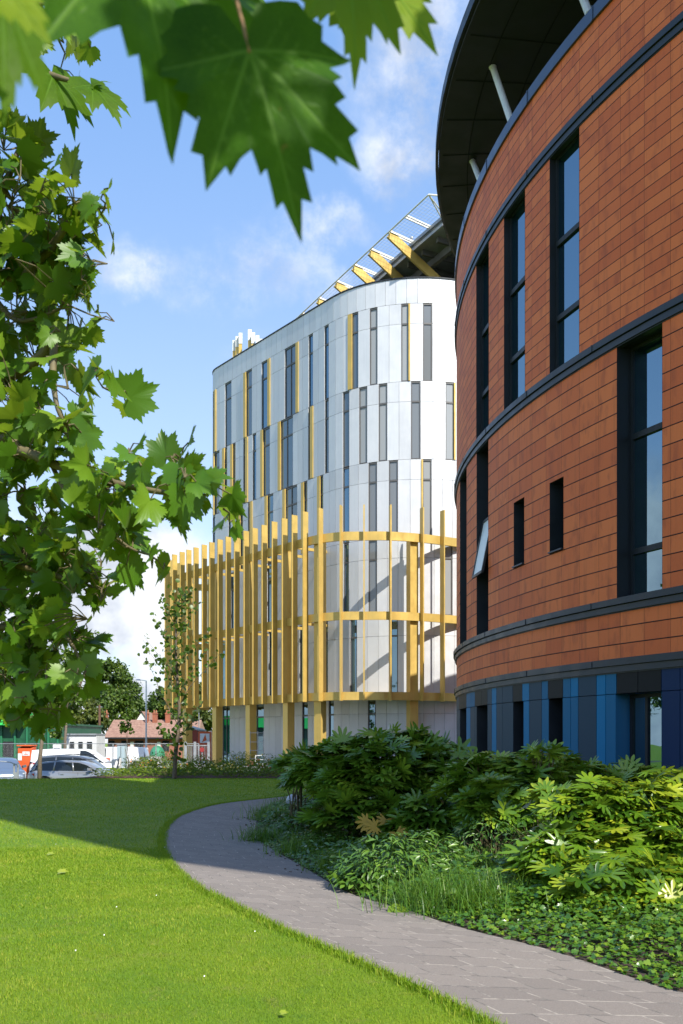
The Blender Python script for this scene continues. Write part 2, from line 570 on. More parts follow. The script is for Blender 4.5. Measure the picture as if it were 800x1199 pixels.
def path_mat():
    m, h, bs, out = new_mat('block_paving')
    uv = h.n('ShaderNodeUVMap'); uv.uv_map = 'UVMap'
    mp = h.n('ShaderNodeMapping'); h.link(uv.outputs[0], mp.inputs[0])
    mp.inputs['Rotation'].default_value = (0, 0, R_(90)); 
    bt = h.n('ShaderNodeTexBrick'); h.link(mp.outputs[0], bt.inputs['Vector'])
    bt.offset = .5
    bt.inputs['Scale'].default_value = 1.0
    bt.inputs['Mortar Size'].default_value = .009
    bt.inputs['Mortar Smooth'].default_value = .3
    bt.inputs['Brick Width'].default_value = .36
    bt.inputs['Row Height'].default_value = .333
    bt.inputs['Color1'].default_value = (.160, .132, .108, 1); bt.inputs['Color2'].default_value = (.215, .180, .148, 1)
    bt.inputs['Mortar'].default_value = (.42, .37, .30, 1)
    bt.offset = .5
    tcn = h.n('ShaderNodeTexCoord'); p = tcn.outputs['Object']
    c = bt.outputs[0]
    mort_n = h.noise(p, 6, 4, .6)
    c = h.mix(h.math('MULTIPLY', bt.outputs['Fac'], h.smooth(mort_n, .42, .58)), c, (.05, .045, .035))
    c = h.mix(h.smooth(h.noise(p, 160, 3, .8), .40, .62, 0, .42), c, (.36, .33, .30))
    c = h.mix(h.smooth(h.noise(p, 120, 3, .8), .58, .40, 0, .35), c, (.12, .105, .095))
    c = h.mix(h.smooth(h.noise(p, 1.1, 6, .6), .45, .75, 0, .40), c, (.17, .15, .135))
    h.link(c, bs.inputs['Base Color'])
    bs.inputs['Roughness'].default_value = .85
    b = h.n('ShaderNodeBump'); b.inputs['Strength'].default_value = .5; b.inputs['Distance'].default_value = .012
    hh = h.math('SUBTRACT', h.math('MULTIPLY', h.noise(p, 140, 3, .7), .5), bt.outputs['Fac'])
    h.link(hh, b.inputs['Height']); h.link(b.outputs[0], bs.inputs['Normal'])
    return m


M['path'] = path_mat()
struct(pm.build('path', M['path']))
# planting bed to the right of the path
bm_ = MB()
bedR = resample([Vector((9, 4, 0)), Vector((6.5, 11, 0)), Vector((5, 16, 0)), Vector((3.6, 22, 0)), Vector((6.2, 26.4, 0))], 120)
for k in range(119):
    for f0, f1 in ((0, .15), (.15, .5), (.5, 1)):
        q = [Rw[k].lerp(bedR[k], f0), Rw[k].lerp(bedR[k], f1), Rw[k + 1].lerp(bedR[k + 1], f1), Rw[k + 1].lerp(bedR[k + 1], f0)]
        for p in q: p.z = float(gz(p.x, p.y)) + .008
        bm_.face(q)
struct(bm_.build('planting_bed', M['soil']))

asph = mat_plain('asphalt', (.075, .075, .078), .9, 0, .25, 1.0, bump=.3)
a_ = MB(); a_.face([(-90, 45.0, -.94), (-10.5, 45.0, -.94), (-10.5, 82, -.94), (-90, 82, -.94)])
struct(a_.build('car_park', asph))
a_ = MB(); a_.face([(-80, 96, -.935), (60, 96, -.935), (60, 104, -.935), (-80, 104, -.935)])
struct(a_.build('road', asph))
a_ = MB(); a_.prism([(-14.5, 69), (-11.2, 56), (-4.2, 49.2), (12, 49.0), (12, 74), (-14.5, 76)], -.6, -.06)
struct(a_.build('plaza_paving', M['pavgrey']))
# bed between lawn and plaza
a_ = MB()
for i in range(16):
    x0 = -12.2 + i * .75; x1 = x0 + .75
    for j in range(7):
        y0 = 39.2 + j * 1.45; y1 = y0 + 1.45
        hz = lambda x, y: float(gz(x, y)) + .02 + .15 * max(0, math.sin(math.pi * (y - 39.2) / 10.2))
        a_.face([(x0, y0, hz(x0, y0)), (x1, y0, hz(x1, y0)), (x1, y1, hz(x1, y1)), (x0, y1, hz(x0, y1))])
struct(a_.build('soil_border', mat_plain('red_brown_mulch', (.09, .045, .028), .95, 0, .4, 6, bump=.8)))

# ---------------------------------------------------------------- drum building
DC = Vector((24.6, 25.2, 0)); DR = 21.5


def dpt(th, r, z):
    return Vector((DC.x - r * math.cos(th), DC.y - r * math.sin(th), z))


def dth(px, r=DR):
    tx = (px - CX) / F
    # ray t*(tx,1): |t*d - C|^2 = r^2
    a = tx * tx + 1; b = -2 * (tx * DC.x + DC.y); c = DC.x ** 2 + DC.y ** 2 - r * r
    disc = b * b - 4 * a * c
    if disc < 0: disc = 0
    t = (-b - math.sqrt(disc)) / (2 * a)
    return math.atan2(DC.y - t, DC.x - t * tx)


drum = thing('drum_building', 'curved terracotta tiled building with blue panelled base and dark overhanging roof', 'building', (DC.x, DC.y, 0))
TILE = .6 / DR
th_ref = dth(678.5)
TH0, TH1 = R_(-75), R_(105)
Z_BLUE0, Z_BLUE1 = 2.33, 2.71
bands = [(2.71, 2.93, .07, 'band'), (3.75, 3.97, .09, 'band'), (8.33, 8.57, .07, 'band'), (12.78, 13.02, .06, 'band')]
wins = [(644, 678.5, 8.55, 12.80, 't'), (590.5, 615, 8.55, 12.80, 't'), (558, 572.5, 8.55, 12.80, 't'),
        (722.7, 775.8, 3.96, 8.34, 'm'), (558.5, 572, 3.96, 8.34, 'o'), (539, 546.5, 3.96, 8.34, 't'),
        (602, 614, 5.13, 6.50, 's'), (644, 660, 5.13, 6.50, 's')]
dwin = [(dth(a), dth(b), z0, z1, k) for a, b, z0, z1, k in wins]
# the same rhythm carried on round the drum outside the picture
for k in range(1, 9):
    t0 = dth(678.5) + k * 7.2 * TILE * 1.0
    if k >= 2: dwin.append((t0 + 4 * TILE, t0 + 5.7 * TILE, 8.55, 12.80, 't'))
    if k >= 2: dwin.append((t0 + 1 * TILE, t0 + 2.8 * TILE, 3.96, 8.34, 'm'))
gwins = [(539, 546), (558.5, 571), (601.5, 613), (643, 659), (721.5, 775)]
gwin = [(dth(a), dth(b), .55, Z_BLUE0, 'g') for a, b in gwins]
for k in range(6):
    t0 = dth(800) + (3 + 6 * k) * TILE
    gwin.append((t0, t0 + 2.4 * TILE, .55, Z_BLUE0, 'g'))

cuts = set(round(TH0 + (TH1 - TH0) * i / 150, 6) for i in range(151))
for wd in dwin: cuts.add(round(wd[0], 6)); cuts.add(round(wd[1], 6))
cuts = sorted(cuts)
cl_ = [cuts[0]]
keep = set(round(x, 6) for wd in dwin for x in wd[:2])
for c in cuts[1:]:
    if c - cl_[-1] < .004:
        if c in keep and cl_[-1] not in keep: cl_[-1] = c; continue
        if c not in keep: continue
    cl_.append(c)
cuts = cl_
storeys = [(2.90, 3.78, 3, 0), (3.94, 8.36, 15, 40), (8.54, 12.81, 20, 100), (12.99, 14.40, 7, 200)]
tw = MB()
for (z0, z1, rows, v0) in storeys:
    zc_ = sorted({z0, z1, *[z for wd in dwin for z in (wd[2], wd[3]) if z0 < z < z1]})
    if len(zc_) > 2:
        zc_ = [z for i, z in enumerate(zc_)]
    for a, b in zip(cuts[:-1], cuts[1:]):
        for za, zb in zip(zc_[:-1], zc_[1:]):
            mt, mz = (a + b) / 2, (za + zb) / 2
            if any(wd[0] < mt < wd[1] and wd[2] < mz < wd[3] for wd in dwin): continue
            ua, ub = (a - th_ref) / TILE + 500, (b - th_ref) / TILE + 500
            va, vb = v0 + (za - z0) / (z1 - z0) * rows, v0 + (zb - z0) / (z1 - z0) * rows
            tw.face([dpt(a, DR, za), dpt(b, DR, za), dpt(b, DR, zb), dpt(a, DR, zb)][::-1], [(ua, va), (ub, va), (ub, vb), (ua, vb)][::-1])
tw.build('terracotta_wall', M['terra'], drum)
# inner core so nothing shows through
inner = MB()
inner.prism([(dpt(R_(a), DR - .75, 0).x, dpt(R_(a), DR - .75, 0).y) for a in range(-180, 180, 3)], -.3, 14.3)
inner.build('inner_wall', M['soffit'], drum)
rear = MB()
for a in range(106, 285, 3):
    a0, a1 = R_(a - .5), R_(a + 2.5)
    rear.face([dpt(a0, DR, -.3), dpt(a1, DR, -.3), dpt(a1, DR, 14.4), dpt(a0, DR, 14.4)], [(a / 1.6, 0), (a / 1.6 + 1.9, 0), (a / 1.6 + 1.9, 60), (a / 1.6, 60)])
rear.build('rear_wall', M['terra'], drum)


def ringband(mb, th0, th1, r0, r1, z0, z1, step=1.2, joints=0):
    n = max(1, int(abs(th1 - th0) / R_(step)))
    for i in range(n):
        a = th0 + (th1 - th0) * i / n; b = th0 + (th1 - th0) * (i + 1) / n
        mb.face([dpt(b, r1, z0), dpt(a, r1, z0), dpt(a, r1, z1), dpt(b, r1, z1)])
        mb.face([dpt(a, r0, z1), dpt(b, r0, z1), dpt(b, r1, z1), dpt(a, r1, z1)])
        mb.face([dpt(a, r1, z0), dpt(b, r1, z0), dpt(b, r0, z0), dpt(a, r0, z0)])


for (z0, z1, pr, mk) in bands:
    b_ = MB()
    h_ = z1 - z0
    ringband(b_, TH0, R_(284), DR - .1, DR + pr * .55, z0, z0 + h_ * .45)
    ringband(b_, TH0, R_(284), DR - .1, DR + pr, z0 + h_ * .52, z1)
    ringband(b_, TH0, R_(284), DR - .1, DR + .012, z0 - .02, z1 + .02)
    # upright joints in the flashing
    t = TH0
    while t < TH1:
        c = dpt(t, DR + pr + .004, 0); n = Vector((-math.cos(t), -math.sin(t), 0)); tv = Vector((n.y, -n.x, 0))
        b_.obox(c, n, tv, .006, .012, z0 + h_ * .52 - .003, z1 + .003)
        t += TILE * 4
    b_.build('metal_band', M[mk], drum)
cp = MB(); ringband(cp, TH0, R_(284), DR - .55, DR + .05, 14.38, 14.62)
t = TH0
while t < TH1:
    c = dpt(t, DR + .055, 0); n = Vector((-math.cos(t), -math.sin(t), 0)); tv = Vector((n.y, -n.x, 0))
    cp.obox(c, n, tv, .008, .012, 14.375, 14.628); t += TILE * 4
cp.build('parapet_coping', M['coping'], drum)

REC = .34   # deep reveals; the tall top-floor slots are shallower


def drum_window(t0, t1, z0, z1, kind, mat_jamb):
    REC = .17 if (kind == 't' and z0 > 8) else .34
    fr = MB()
    tm = (t0 + t1) / 2
    def q(a, b, c, d): fr.face([a, b, c, d])
    ro, ri = DR + .004, DR - REC
    # reveal
    q(dpt(t0, ro, z0), dpt(t0, ro, z1), dpt(t0, ri - .1, z1), dpt(t0, ri - .1, z0))
    q(dpt(t1, ro, z1), dpt(t1, ro, z0), dpt(t1, ri - .1, z0), dpt(t1, ri - .1, z1))
    q(dpt(t0, ro, z1), dpt(t1, ro, z1), dpt(t1, ri - .1, z1), dpt(t0, ri - .1, z1))
    q(dpt(t1, ro, z0), dpt(t0, ro, z0), dpt(t0, ri - .1, z0), dpt(t1, ri - .1, z0))
    o = fr.build('window', mat_jamb, drum)
    n = Vector((-math.cos(tm), -math.sin(tm), 0)); tv = Vector((-n.y, n.x, 0))
    A = dpt(t0, ri, 0); B = dpt(t1, ri, 0); c = (A + B) / 2; hw = (B - A).length / 2; tv = (B - A).normalized()
    f = MB(); fw = .06
    f.obox(c - tv * (hw - fw / 2), tv, n, fw / 2, .05, z0, z1)
    f.obox(c + tv * (hw - fw / 2), tv, n, fw / 2, .05, z0, z1)
    f.obox(c, tv, n, hw - fw, .048, z1 - fw, z1 - .002)
    f.obox(c, tv, n, hw - fw, .048, z0 + .002, z0 + fw)
    cutsz = {'t': [.26, .60], 'm': [.19, .645], 'o': [.30, .62], 'g': [.0], 's': []}[kind]
    for cz in cutsz:
        if cz: f.obox(c, tv, n, hw - fw, .06, z0 + (z1 - z0) * cz - .05, z0 + (z1 - z0) * cz + .05)
    if kind == 'g': f.obox(c - tv * hw * .25, tv, n, .03, .045, z0 + fw, z1 - fw)
    f.build('window_frame', M['dark'], o)
    g = MB(); g.obox(c - n * .0, tv, n, hw - .02, .012, z0 + .03, z1 - .03)
    g.build('pane', M['glass_dark'], o)
    if kind in 's':
        s_ = MB(); s_.obox(dpt(tm, DR - .12, 0), tv, n, hw + .0, .17, z0 + .003, z0 + .03)
        s_.build('sill', M['band'], o)
    return o, c, tv, n, hw


blue_jamb = mat_plain('blue_reveal', (.022, .13, .27), .35, .1)
for wd in dwin:
    o, c, tv, n, hw = drum_window(*wd, M['dark'])
    if wd[4] == 'o':
        # a tilted open sash
        sm = MB()
        z0 = wd[2] + (wd[3] - wd[2]) * .305; z1 = wd[2] + (wd[3] - wd[2]) * .615
        a = c - tv * (hw - .10) + n * (REC - .14); b = c + tv * (hw - .06) + n * (REC - .14)
        out_ = n * .26
        p0 = Vector((a.x, a.y, z1)); p1 = Vector((b.x, b.y, z1)); p2 = Vector((b.x, b.y, z0 + .06)) + out_; p3 = Vector((a.x, a.y, z0 + .06)) + out_
        for u, v in ((p0, p1), (p1, p2), (p2, p3), (p3, p0)): sm.bar(u, v, .06, .05, up=n)
        sash = sm.build('open_sash', M['dark'], o)
        sm = MB(); sm.bar((p0 + p1) / 2, (p2 + p3) / 2, (p1 - p0).length - .05, .012, up=n)
        sm.build('pane', mat_plain('sash_reflection_white', (.75, .76, .77), .3), sash)  # white base colour stands in for the reflection on the tilted glass
for wd in gwin: drum_window(*wd, blue_jamb if wd[0] > dth(715) and wd[0] < dth(730) else M['dark'])

# blue base panels
Z8 = lambda z: 520 + z / 2.857
up = [(36, 'S'), (50, 'D'), (75, 'B'), (90, 'B'), (103, 'D'), (125, 'D'), (145, 'S'), (160, 'B'), (175, 'S'), (195, 'S'), (230, 'D'), (262, 'B'), (285, 'S'), (327, 'B'), (348, 'D'),
      (398, 'B'), (424, 'B'), (449, 'S'), (510, 'B'), (541, 'B'), (577, 'D'), (649, 'D'), (727, 'N'), (790, 'N'), (845, 'B'), (900, None)]
lo_ = [(36, 'S'), (54, None), (75, 'B'), (88, 'S'), (103, 'S'), (110, None), (145, 'S'), (160, 'B'), (175, 'S'), (195, 'S'), (232, None), (266, 'B'), (285, 'S'), (327, 'B'), (351, None),
       (397, 'B'), (424, 'B'), (449, 'S'), (510, 'B'), (541, 'B'), (575.6, None), (728.6, 'N'), (790, 'N'), (845, 'B'), (900, None)]
TT = {'D': .1, 'N': .3, 'S': .5, 'B': .9}
bp = MB(); rnd = random.Random(3)


def bpanel(t0, t1, z0, z1, k):
    g_ = .008 / DR
    n = max(1, int((t1 - t0) / R_(1.2)) + 0)
    for i in range(n):
        a = t0 + (t1 - t0) * i / n + (g_ if i == 0 else 0); b = t0 + (t1 - t0) * (i + 1) / n - (g_ if i == n - 1 else 0)
        r0, r1 = DR - .5, DR
        tt = TT[k] if k != 'B' else rnd.choice([.7, .9])
        bp.hexa([dpt(a, r1, z0), dpt(b, r1, z0), dpt(b, r0, z0), dpt(a, r0, z0), dpt(a, r1, z1), dpt(b, r1, z1), dpt(b, r0, z1), dpt(a, r0, z1)], tt)


for row, z0, z1 in ((up, Z_BLUE0 + .012, Z_BLUE1 - .01), (lo_, -.2, Z_BLUE0 - .0)):
    for (a, k), (b, _) in zip(row[:-1], row[1:]):
        if k is None:
            if z0 < 0: bpanel(dth(Z8(a)), dth(Z8(b)), -.2, .55, 'D')
            continue
        bpanel(dth(Z8(a)) if a > 36 else dth(533.9) - R_(1), dth(Z8(b)), z0, z1, k)
tA = dth(Z8(900)); k = 0
while tA < TH1:
    wdt = rnd.choice([.25, .35, .5]) * .6 / DR * 1.6
    tB = tA + wdt
    hit = [g for g in gwin if tA < g[1] and tB > g[0]]
    bpanel(tA, tB, Z_BLUE0 + .012, Z_BLUE1 - .01, rnd.choice('DNSBB'))
    if hit and tA < hit[0][0] - .004: bpanel(tA, hit[0][0], -.2, Z_BLUE0, 'B')
    elif not hit: bpanel(tA, tB, -.2, Z_BLUE0, rnd.choice('NSBB'))
    tA = tB
tA = dth(533.9) - R_(1)
while tA > TH0:
    bpanel(tA - .02, tA, Z_BLUE0 + .012, Z_BLUE1 - .01, rnd.choice('DNSBB')); bpanel(tA - .02, tA, -.2, Z_BLUE0, rnd.choice('NSBB')); tA -= .02
bp.build('blue_cladding', M['blue'], drum)

# roof disc on leaning props, set-back storey
rf = MB()
nseg = 180; RO = 22.0
edge = [(dpt(2 * math.pi * i / nseg, RO, 0).x, dpt(2 * math.pi * i / nseg, RO, 0).y) for i in range(nseg)][::-1]
rf.prism(edge, 17.45, 17.72)
rf.build('roof', M['soffit'], drum)
rl = MB()
for i in range(0, nseg):
    a = 2 * math.pi * i / nseg; b = 2 * math.pi * (i + 1) / nseg
    rl.hexa([dpt(a, RO + .09, 17.52), dpt(b, RO + .09, 17.52), dpt(b, RO + .01, 17.52), dpt(a, RO + .01, 17.52),
             dpt(a, RO + .09, 17.80), dpt(b, RO + .09, 17.80), dpt(b, RO + .01, 17.80), dpt(a, RO + .01, 17.80)])
rl.build('roof_fascia', M['dark'], drum)
sj = MB()
for i in range(0, 360, 4):
    a = R_(i)
    p, q_ = dpt(a, RO - .1, 17.447), dpt(a, 12, 17.447)
    sj.bar(p, q_, .03, .012)
for rr in (21.2, 20.2, 19.0):
    for i in range(nseg):
        a = 2 * math.pi * i / nseg; b = 2 * math.pi * (i + 1) / nseg
        sj.bar(dpt(a, rr, 17.445), dpt(b, rr, 17.445), .03, .010)
sj.build('soffit_joints', mat_plain('soffit_joint', (.004, .004, .004), .9), drum)
sb = MB(); sb.prism([(dpt(R_(a), 17.5, 0).x, dpt(R_(a), 17.5, 0).y) for a in range(-180, 180, 4)][::-1], 14.3, 17.449)
sb.build('setback_storey', M['glass_dark'], drum)


def prop(pt, pb):
    D = (17.45 - EYE) * F / (HY - pt[1]); top = W3(pt[0], pt[1], D)
    th = dth(pb[0], 21.2); t = DC.y - 21.2 * math.sin(th)
    bot = W3(pb[0], pb[1], t)
    bot = top + (bot - top) * (1.35 if pt[1] > 0 else 1.02)
    m_ = MB(); m_.tube([top, bot], .075, 10)
    m_.tube([top + Vector((0, 0, .0)), top - Vector((0, 0, .03))], .09, 12)
    m_.build('roof_prop', M['white_metal'], drum, smooth=False)
    return math.atan2(DC.y - top.y, DC.x - top.x), math.atan2(DC.y - bot.y, DC.x - bot.x)


prop((577, 78), (599, 143)); prop((553.5, 188.5), (563.6, 214)); prop((672, -30), (690, 16))
for k in range(6):
    a = dth(690) + .18 * (k + 1)
    m_ = MB(); m_.tube([dpt(a, 21.1, 17.45), dpt(a + .05, 21.1, 14.4)], .075, 10); m_.build('roof_prop', M['white_metal'], drum)

# ---------------------------------------------------------------- silver building
sil = thing('silver_office_building', 'silver panelled block with rounded corner, staggered slot windows and gold fin screen', 'building', (3, 66, -.1))
NL = Vector((-.802, -.598, 0)).normalized(); TL = Vector((-NL.y * -1, 0, 0))
TL = Vector((NL.y, -NL.x, 0)); TL = TL if TL.x < 0 else -TL   # along the left face, away from camera
WC = Vector((4.5, 60.8, 0)); WR = 6.4
pts = [Vector((WC.x + WR, 84, 0)), Vector((WC.x + WR, WC.y, 0))]
a0, a1 = 0.0, math.atan2(NL.y, NL.x)          # normal angle from 0 (east) clockwise to NL
a1 = a1 if a1 < 0 else a1 - 2 * math.pi
N_ = 60
for i in range(1, N_ + 1):
    a = a0 + (a1 - a0) * i / N_
    pts.append(WC + Vector((math.cos(a), math.sin(a), 0)) * WR)
e = pts[-1] + TL * 13.4
ER = 1.9
cc = e - NL * ER
for i in range(0, 19):
    a = a1 - (math.pi / 2) * i / 18
    pts.append(cc + Vector((math.cos(a), math.sin(a), 0)) * ER)
pts.append(pts[-1] - NL * 14)
pl = [0]
for a, b in zip(pts[:-1], pts[1:]): pl.append(pl[-1] + (b - a).length)
STOT = pl[-1]


def wpos(s):
    s = min(max(s, 0), STOT - 1e-6)
    k = int(np.searchsorted(pl, s, 'right')) - 1
    k = min(k, len(pts) - 2)
    f = (s - pl[k]) / (pl[k + 1] - pl[k])
    p = pts[k].lerp(pts[k + 1], f)
    d = (pts[k + 1] - pts[k]).normalized()
    n = Vector((d.y, -d.x, 0))
    if n.dot(p - Vector((3.5, 68, 0))) < 0: n = -n
    return p, n


ss = np.linspace(14, STOT - 9, 6000)
spx = np.array([CX + F * wpos(s)[0].x / wpos(s)[0].y for s in ss])
kmax = int(np.argmin(spx))                      # left limb
kr = int(np.argmax(spx[:kmax]))


def s_at(px):
    seg = spx[kr:kmax]
    return float(np.interp(-px, -seg, ss[kr:kmax]))


LEV = [-.1, 4.11, 8.44, 12.76, 17.09, 21.42, 25.74, 27.12]
TR = 1.12
# windows: (px left, px right, gold side, two-light)
SW = {
 5: [(433, 442, '', 0), (470, 479, 'r', 0), (495.5, 506.5, '', 0), (412, 419.5, 'L', 0), (380, 385, '', 0), (361.5, 366.5, '', 0), (333.5, 347, 'R', 1),
     (306.5, 314, 'R', 0), (288, 295, 'L', 0), (263.5, 271, '', 0), (248.6, 251.3, 'R', 0)],
 4: [(420.5, 430, '', 0), (443.5, 453.5, '', 0), (481.5, 492.5, '', 0), (522, 532, 'r', 0), (401.5, 409, '', 0), (380.5, 385, '', 0), (361, 364, 'R', 0), (328.5, 343, 'L', 1),
     (308, 316, 'L', 0), (296, 300, '', 0), (285, 288, 'R', 0), (272.5, 275.8, 'L', 0), (263, 266, 'L', 0), (251, 257, 'L', 0)],
 3: [(431.5, 441.5, '', 0), (455.5, 466, '', 0), (495, 505.5, 'l', 0), (401.5, 409, '', 0), (375, 378.5, 'L', 0), (356, 360, 'L', 0), (334, 348, 'L', 1),
     (313, 320, 'L', 0), (290.5, 293.3, 'R', 0), (281.5, 284.6, 'L', 0), (267.5, 270.5, '', 0), (249, 252, '', 0)],
 2: [(402.5, 408.5, '', 0), (431.5, 441.5, '', 0), (479, 484, '', 0), (520.5, 530, '', 0), (354, 360, '', 0), (337, 344, '', 1), (313, 320, '', 0), (290, 296, '', 0), (270.5, 276, '', 0), (255, 259, '', 0)],
 1: [(380, 384, '', 0), (410, 418, '', 0), (457.5, 466, '', 0), (479.5, 483.5, '', 0), (351, 355.5, '', 0), (337, 344, '', 0), (315, 319.5, '', 0), (292, 297.5, '', 0), (274, 278, '', 0), (259, 263.5, '', 0)],
 0: [(385, 391, '', 0), (431, 440, '', 0), (480, 484, '', 0), (354, 360.5, '', 0), (336, 341.5, '', 0), (292, 309, '', 1), (252.5, 269, '', 2)],
}
pan = MB(); rnd = random.Random(11)


def slab(mb, s0, s1, z0, z1, o0, o1, tint=.5):
    """box following the outline from s0 to s1, between outward offsets o0 < o1"""
    p0, n0 = wpos(s0); p1, n1 = wpos(s1)
    nm = (wpos((s0 + s1) / 2)[1]); n0 = nm; n1 = nm
    mb.hexa([p0 + n0 * o1 + Vector((0, 0, z0)), p0 + n0 * o0 + Vector((0, 0, z0)), p1 + n1 * o0 + Vector((0, 0, z0)), p1 + n1 * o1 + Vector((0, 0, z0)),
             p0 + n0 * o1 + Vector((0, 0, z1)), p0 + n0 * o0 + Vector((0, 0, z1)), p1 + n1 * o0 + Vector((0, 0, z1)), p1 + n1 * o1 + Vector((0, 0, z1))], tint)


def panels(sa, sb, z0, z1, seed_t=None):
    n = max(1, int(round((sb - sa) / .60)))
    for i in range(n):
        a = sa + (sb - sa) * i / n + .008; b = sa + (sb - sa) * (i + 1) / n - .008
        t = rnd.gauss(.5, .13)
        if rnd.random() < .07: t = .08
        slab(pan, a, b, z0 + .008, z1 - .008, -.30, 0, min(1, max(0, t)))


S_BACK = 10.0
for lv in range(6):
    z0, z1 = LEV[lv], LEV[lv + 1]
    ws = []
    for (pa, pb, gs, two) in SW[lv]:
        sa, sb = s_at(pb), s_at(pa)     # s grows to the left
        ws.append((sa, sb, gs, two))
    # hidden right flank
    s = s_at(531) - 2.4 - .6 * (lv % 2)
    while s > S_BACK:
        ws.append((s - .6, s, '', 0)); s -= 2.4 + .6 * ((int(s * 7) + lv) % 2)
    ws.sort()
    cur = 1.0
    for (sa, sb, gs, two) in ws:
        if sa > cur + .05:
            panels(cur, sa, z0, z1 - TR); panels(cur, sa, z1 - TR, z1)
        cur = sb
    panels(cur, STOT - .5, z0, z1 - TR); panels(cur, STOT - .5, z1 - TR, z1)
    for (sa, sb, gs, two) in ws:
        fr = MB(); fw = .05
        slab(fr, sa, sa + fw, z0 + .02, z1 - .02, -.27, -.03); slab(fr, sb - fw, sb, z0 + .02, z1 - .02, -.27, -.03)
        slab(fr, sa + fw, sb - fw, z1 - .09, z1 - .02, -.27, -.03); slab(fr, sa + fw, sb - fw, z0 + .02, z0 + .07, -.27, -.03)
        slab(fr, sa + fw, sb - fw, z1 - TR - .05, z1 - TR + .05, -.25, -.04)
        if two:
            n = 1 if two == 1 else 3
            for i in range(n):
                sm_ = sa + (sb - sa) * (i + 1) / (n + 1)
                slab(fr, sm_ - .03, sm_ + .03, z0 + .07, z1 - .09, -.25, -.04)
        wnd = fr.build('window', M['frame_grey'], sil)
        gp = MB(); slab(gp, sa + .02, sb - .02, z0 + .03, z1 - .03, -.24, -.08)
        pxm = CX + F * wpos((sa + sb) / 2)[0].x / wpos((sa + sb) / 2)[0].y
        gm = M['glass_dark'] if lv == 0 else (M[rnd.choice(['glass_blind', 'glass_blind', 'glass_blind_dark'])] if pxm > 425 and lv >= 2 and sa > 14 else M[rnd.choice(['glass_sky', 'glass_sky', 'glass_sky_dim'])])
        gp.build('pane', gm, wnd)
        if gs:
            rv = MB()
            wdth = .07 if gs in 'lr' else .26
            if gs in ('L', 'l'):
                slab(rv, sb - .02, sb + wdth, z0 + .03, z1 - .03, -.26, .05)
            else:
                slab(rv, sa - wdth, sa + .02, z0 + .03, z1 - .03, -.26, .05)
            rv.build('gold_reveal', M['gold'], wnd)
panels(1.0, STOT - .5, LEV[6], LEV[7])
pan.build('cladding_panels', M['silver'], sil)
# dark core and roof
core = MB()
poly = []
for s in np.linspace(.5, STOT - .1, 160):
    p, n = wpos(s); q_ = p - n * .33; poly.append((q_.x, q_.y))
back = [(8.5, 88)]
core.prism(poly + back[:0] + [(6.0, 86)], -.1, 26.9)
core.build('inner_wall', M['gap'], sil)
cap = MB()
prev = None
for s in np.arange(1, STOT - .5, .4): slab(cap, s, s + .4, 27.12, 27.19, -.35, .04)
cap.build('parapet_cap', M['dark'], sil)

# gold screen ------------------------------------------------------------
fin_px = [(198.5, 652.5), (205.8, 649.5), (214.5, 646.5), (222.5, 644), (231.3, 641.3), (240.3, 638), (249.8, 635.3), (259, 632), (269, 629), (279, 625.8), (289.5, 622), (300.5, 618.8),
          (311.5, 615.3), (323.3, 611.3), (335, 607.5), (347.3, 603.8), (360, 599.8), (377.5, 595.8), (400.5, 592.8), (426.4, 592.4), (456.3, 592.4), (492.8, 595.3), (516.4, 598.5)]
fp = []
for px, py in fin_px:
    D = 14375.0 / (HY - py)
    fp.append(Vector(((px - CX) / F * D, D, 0)))
# straighten the straight run
nst = 17
A, B = fp[0].copy(), fp[nst - 1].copy()
dAB = (B - A).normalized()
for i in range(nst):
    t = (fp[i] - A).dot(dAB); fp[i] = fp[i] * .25 + (A + dAB * t) * .75
ret = [A + Vector((.02, 1.1, 0)), A + Vector((.45, 2.1, 0)), A + Vector((1.25, 2.9, 0)), A + Vector((2.25, 3.3, 0))]
line = ret[::-1] + fp + [Vector((6.85, 54.6, 0)), Vector((8.2, 55.6, 0)), Vector((9.6, 57.2, 0))]
crv = catmull(line, 5)
scr_parts = []


def ring_mesh(mb, z0, z1, o0, o1):
    for i in range(len(crv) - 1):
        p, q_ = crv[i], crv[i + 1]
        dp = (crv[min(i + 1, len(crv) - 1)] - crv[max(i - 1, 0)]).normalized(); dq = (crv[min(i + 2, len(crv) - 1)] - crv[i]).normalized()
        npv = Vector((dp.y, -dp.x, 0)); nqv = Vector((dq.y, -dq.x, 0))
        b = len(mb.v)
        for (c, n) in ((p, npv), (q_, nqv)):
            for (o, z) in ((o0, z0), (o1, z0), (o1, z1), (o0, z1)):
                mb.v.append((c.x + n.x * o, c.y + n.y * o, z))
        for q4 in ((0, 4, 5, 1), (1, 5, 6, 2), (2, 6, 7, 3), (3, 7, 4, 0)): mb.idx([b + k for k in q4])


rg = MB(); ring_mesh(rg, 3.66, 4.10, -.14, .0)
screen = rg.build('fin_screen', M['gold'], sil)
sf = MB()
for i in range(len(crv) - 1):
    o0_ = -1.0 if i < 22 else -3.3
    p, q_ = crv[i], crv[i + 1]
    dp = (crv[min(i + 1, len(crv) - 1)] - crv[max(i - 1, 0)]).normalized(); dq = (crv[min(i + 2, len(crv) - 1)] - crv[i]).normalized()
    a_, b_2 = p + Vector((dp.y, -dp.x, 0)) * -.145, q_ + Vector((dq.y, -dq.x, 0)) * -.145
    c_2, d_2 = q_ + Vector((dq.y, -dq.x, 0)) * o0_, p + Vector((dp.y, -dp.x, 0)) * o0_
    sf.hexa([(t.x, t.y, 3.80) for t in (a_, b_2, c_2, d_2)] + [(t.x, t.y, 3.96) for t in (a_, b_2, c_2, d_2)])
sf.build('screen_soffit', M['gold'], screen)
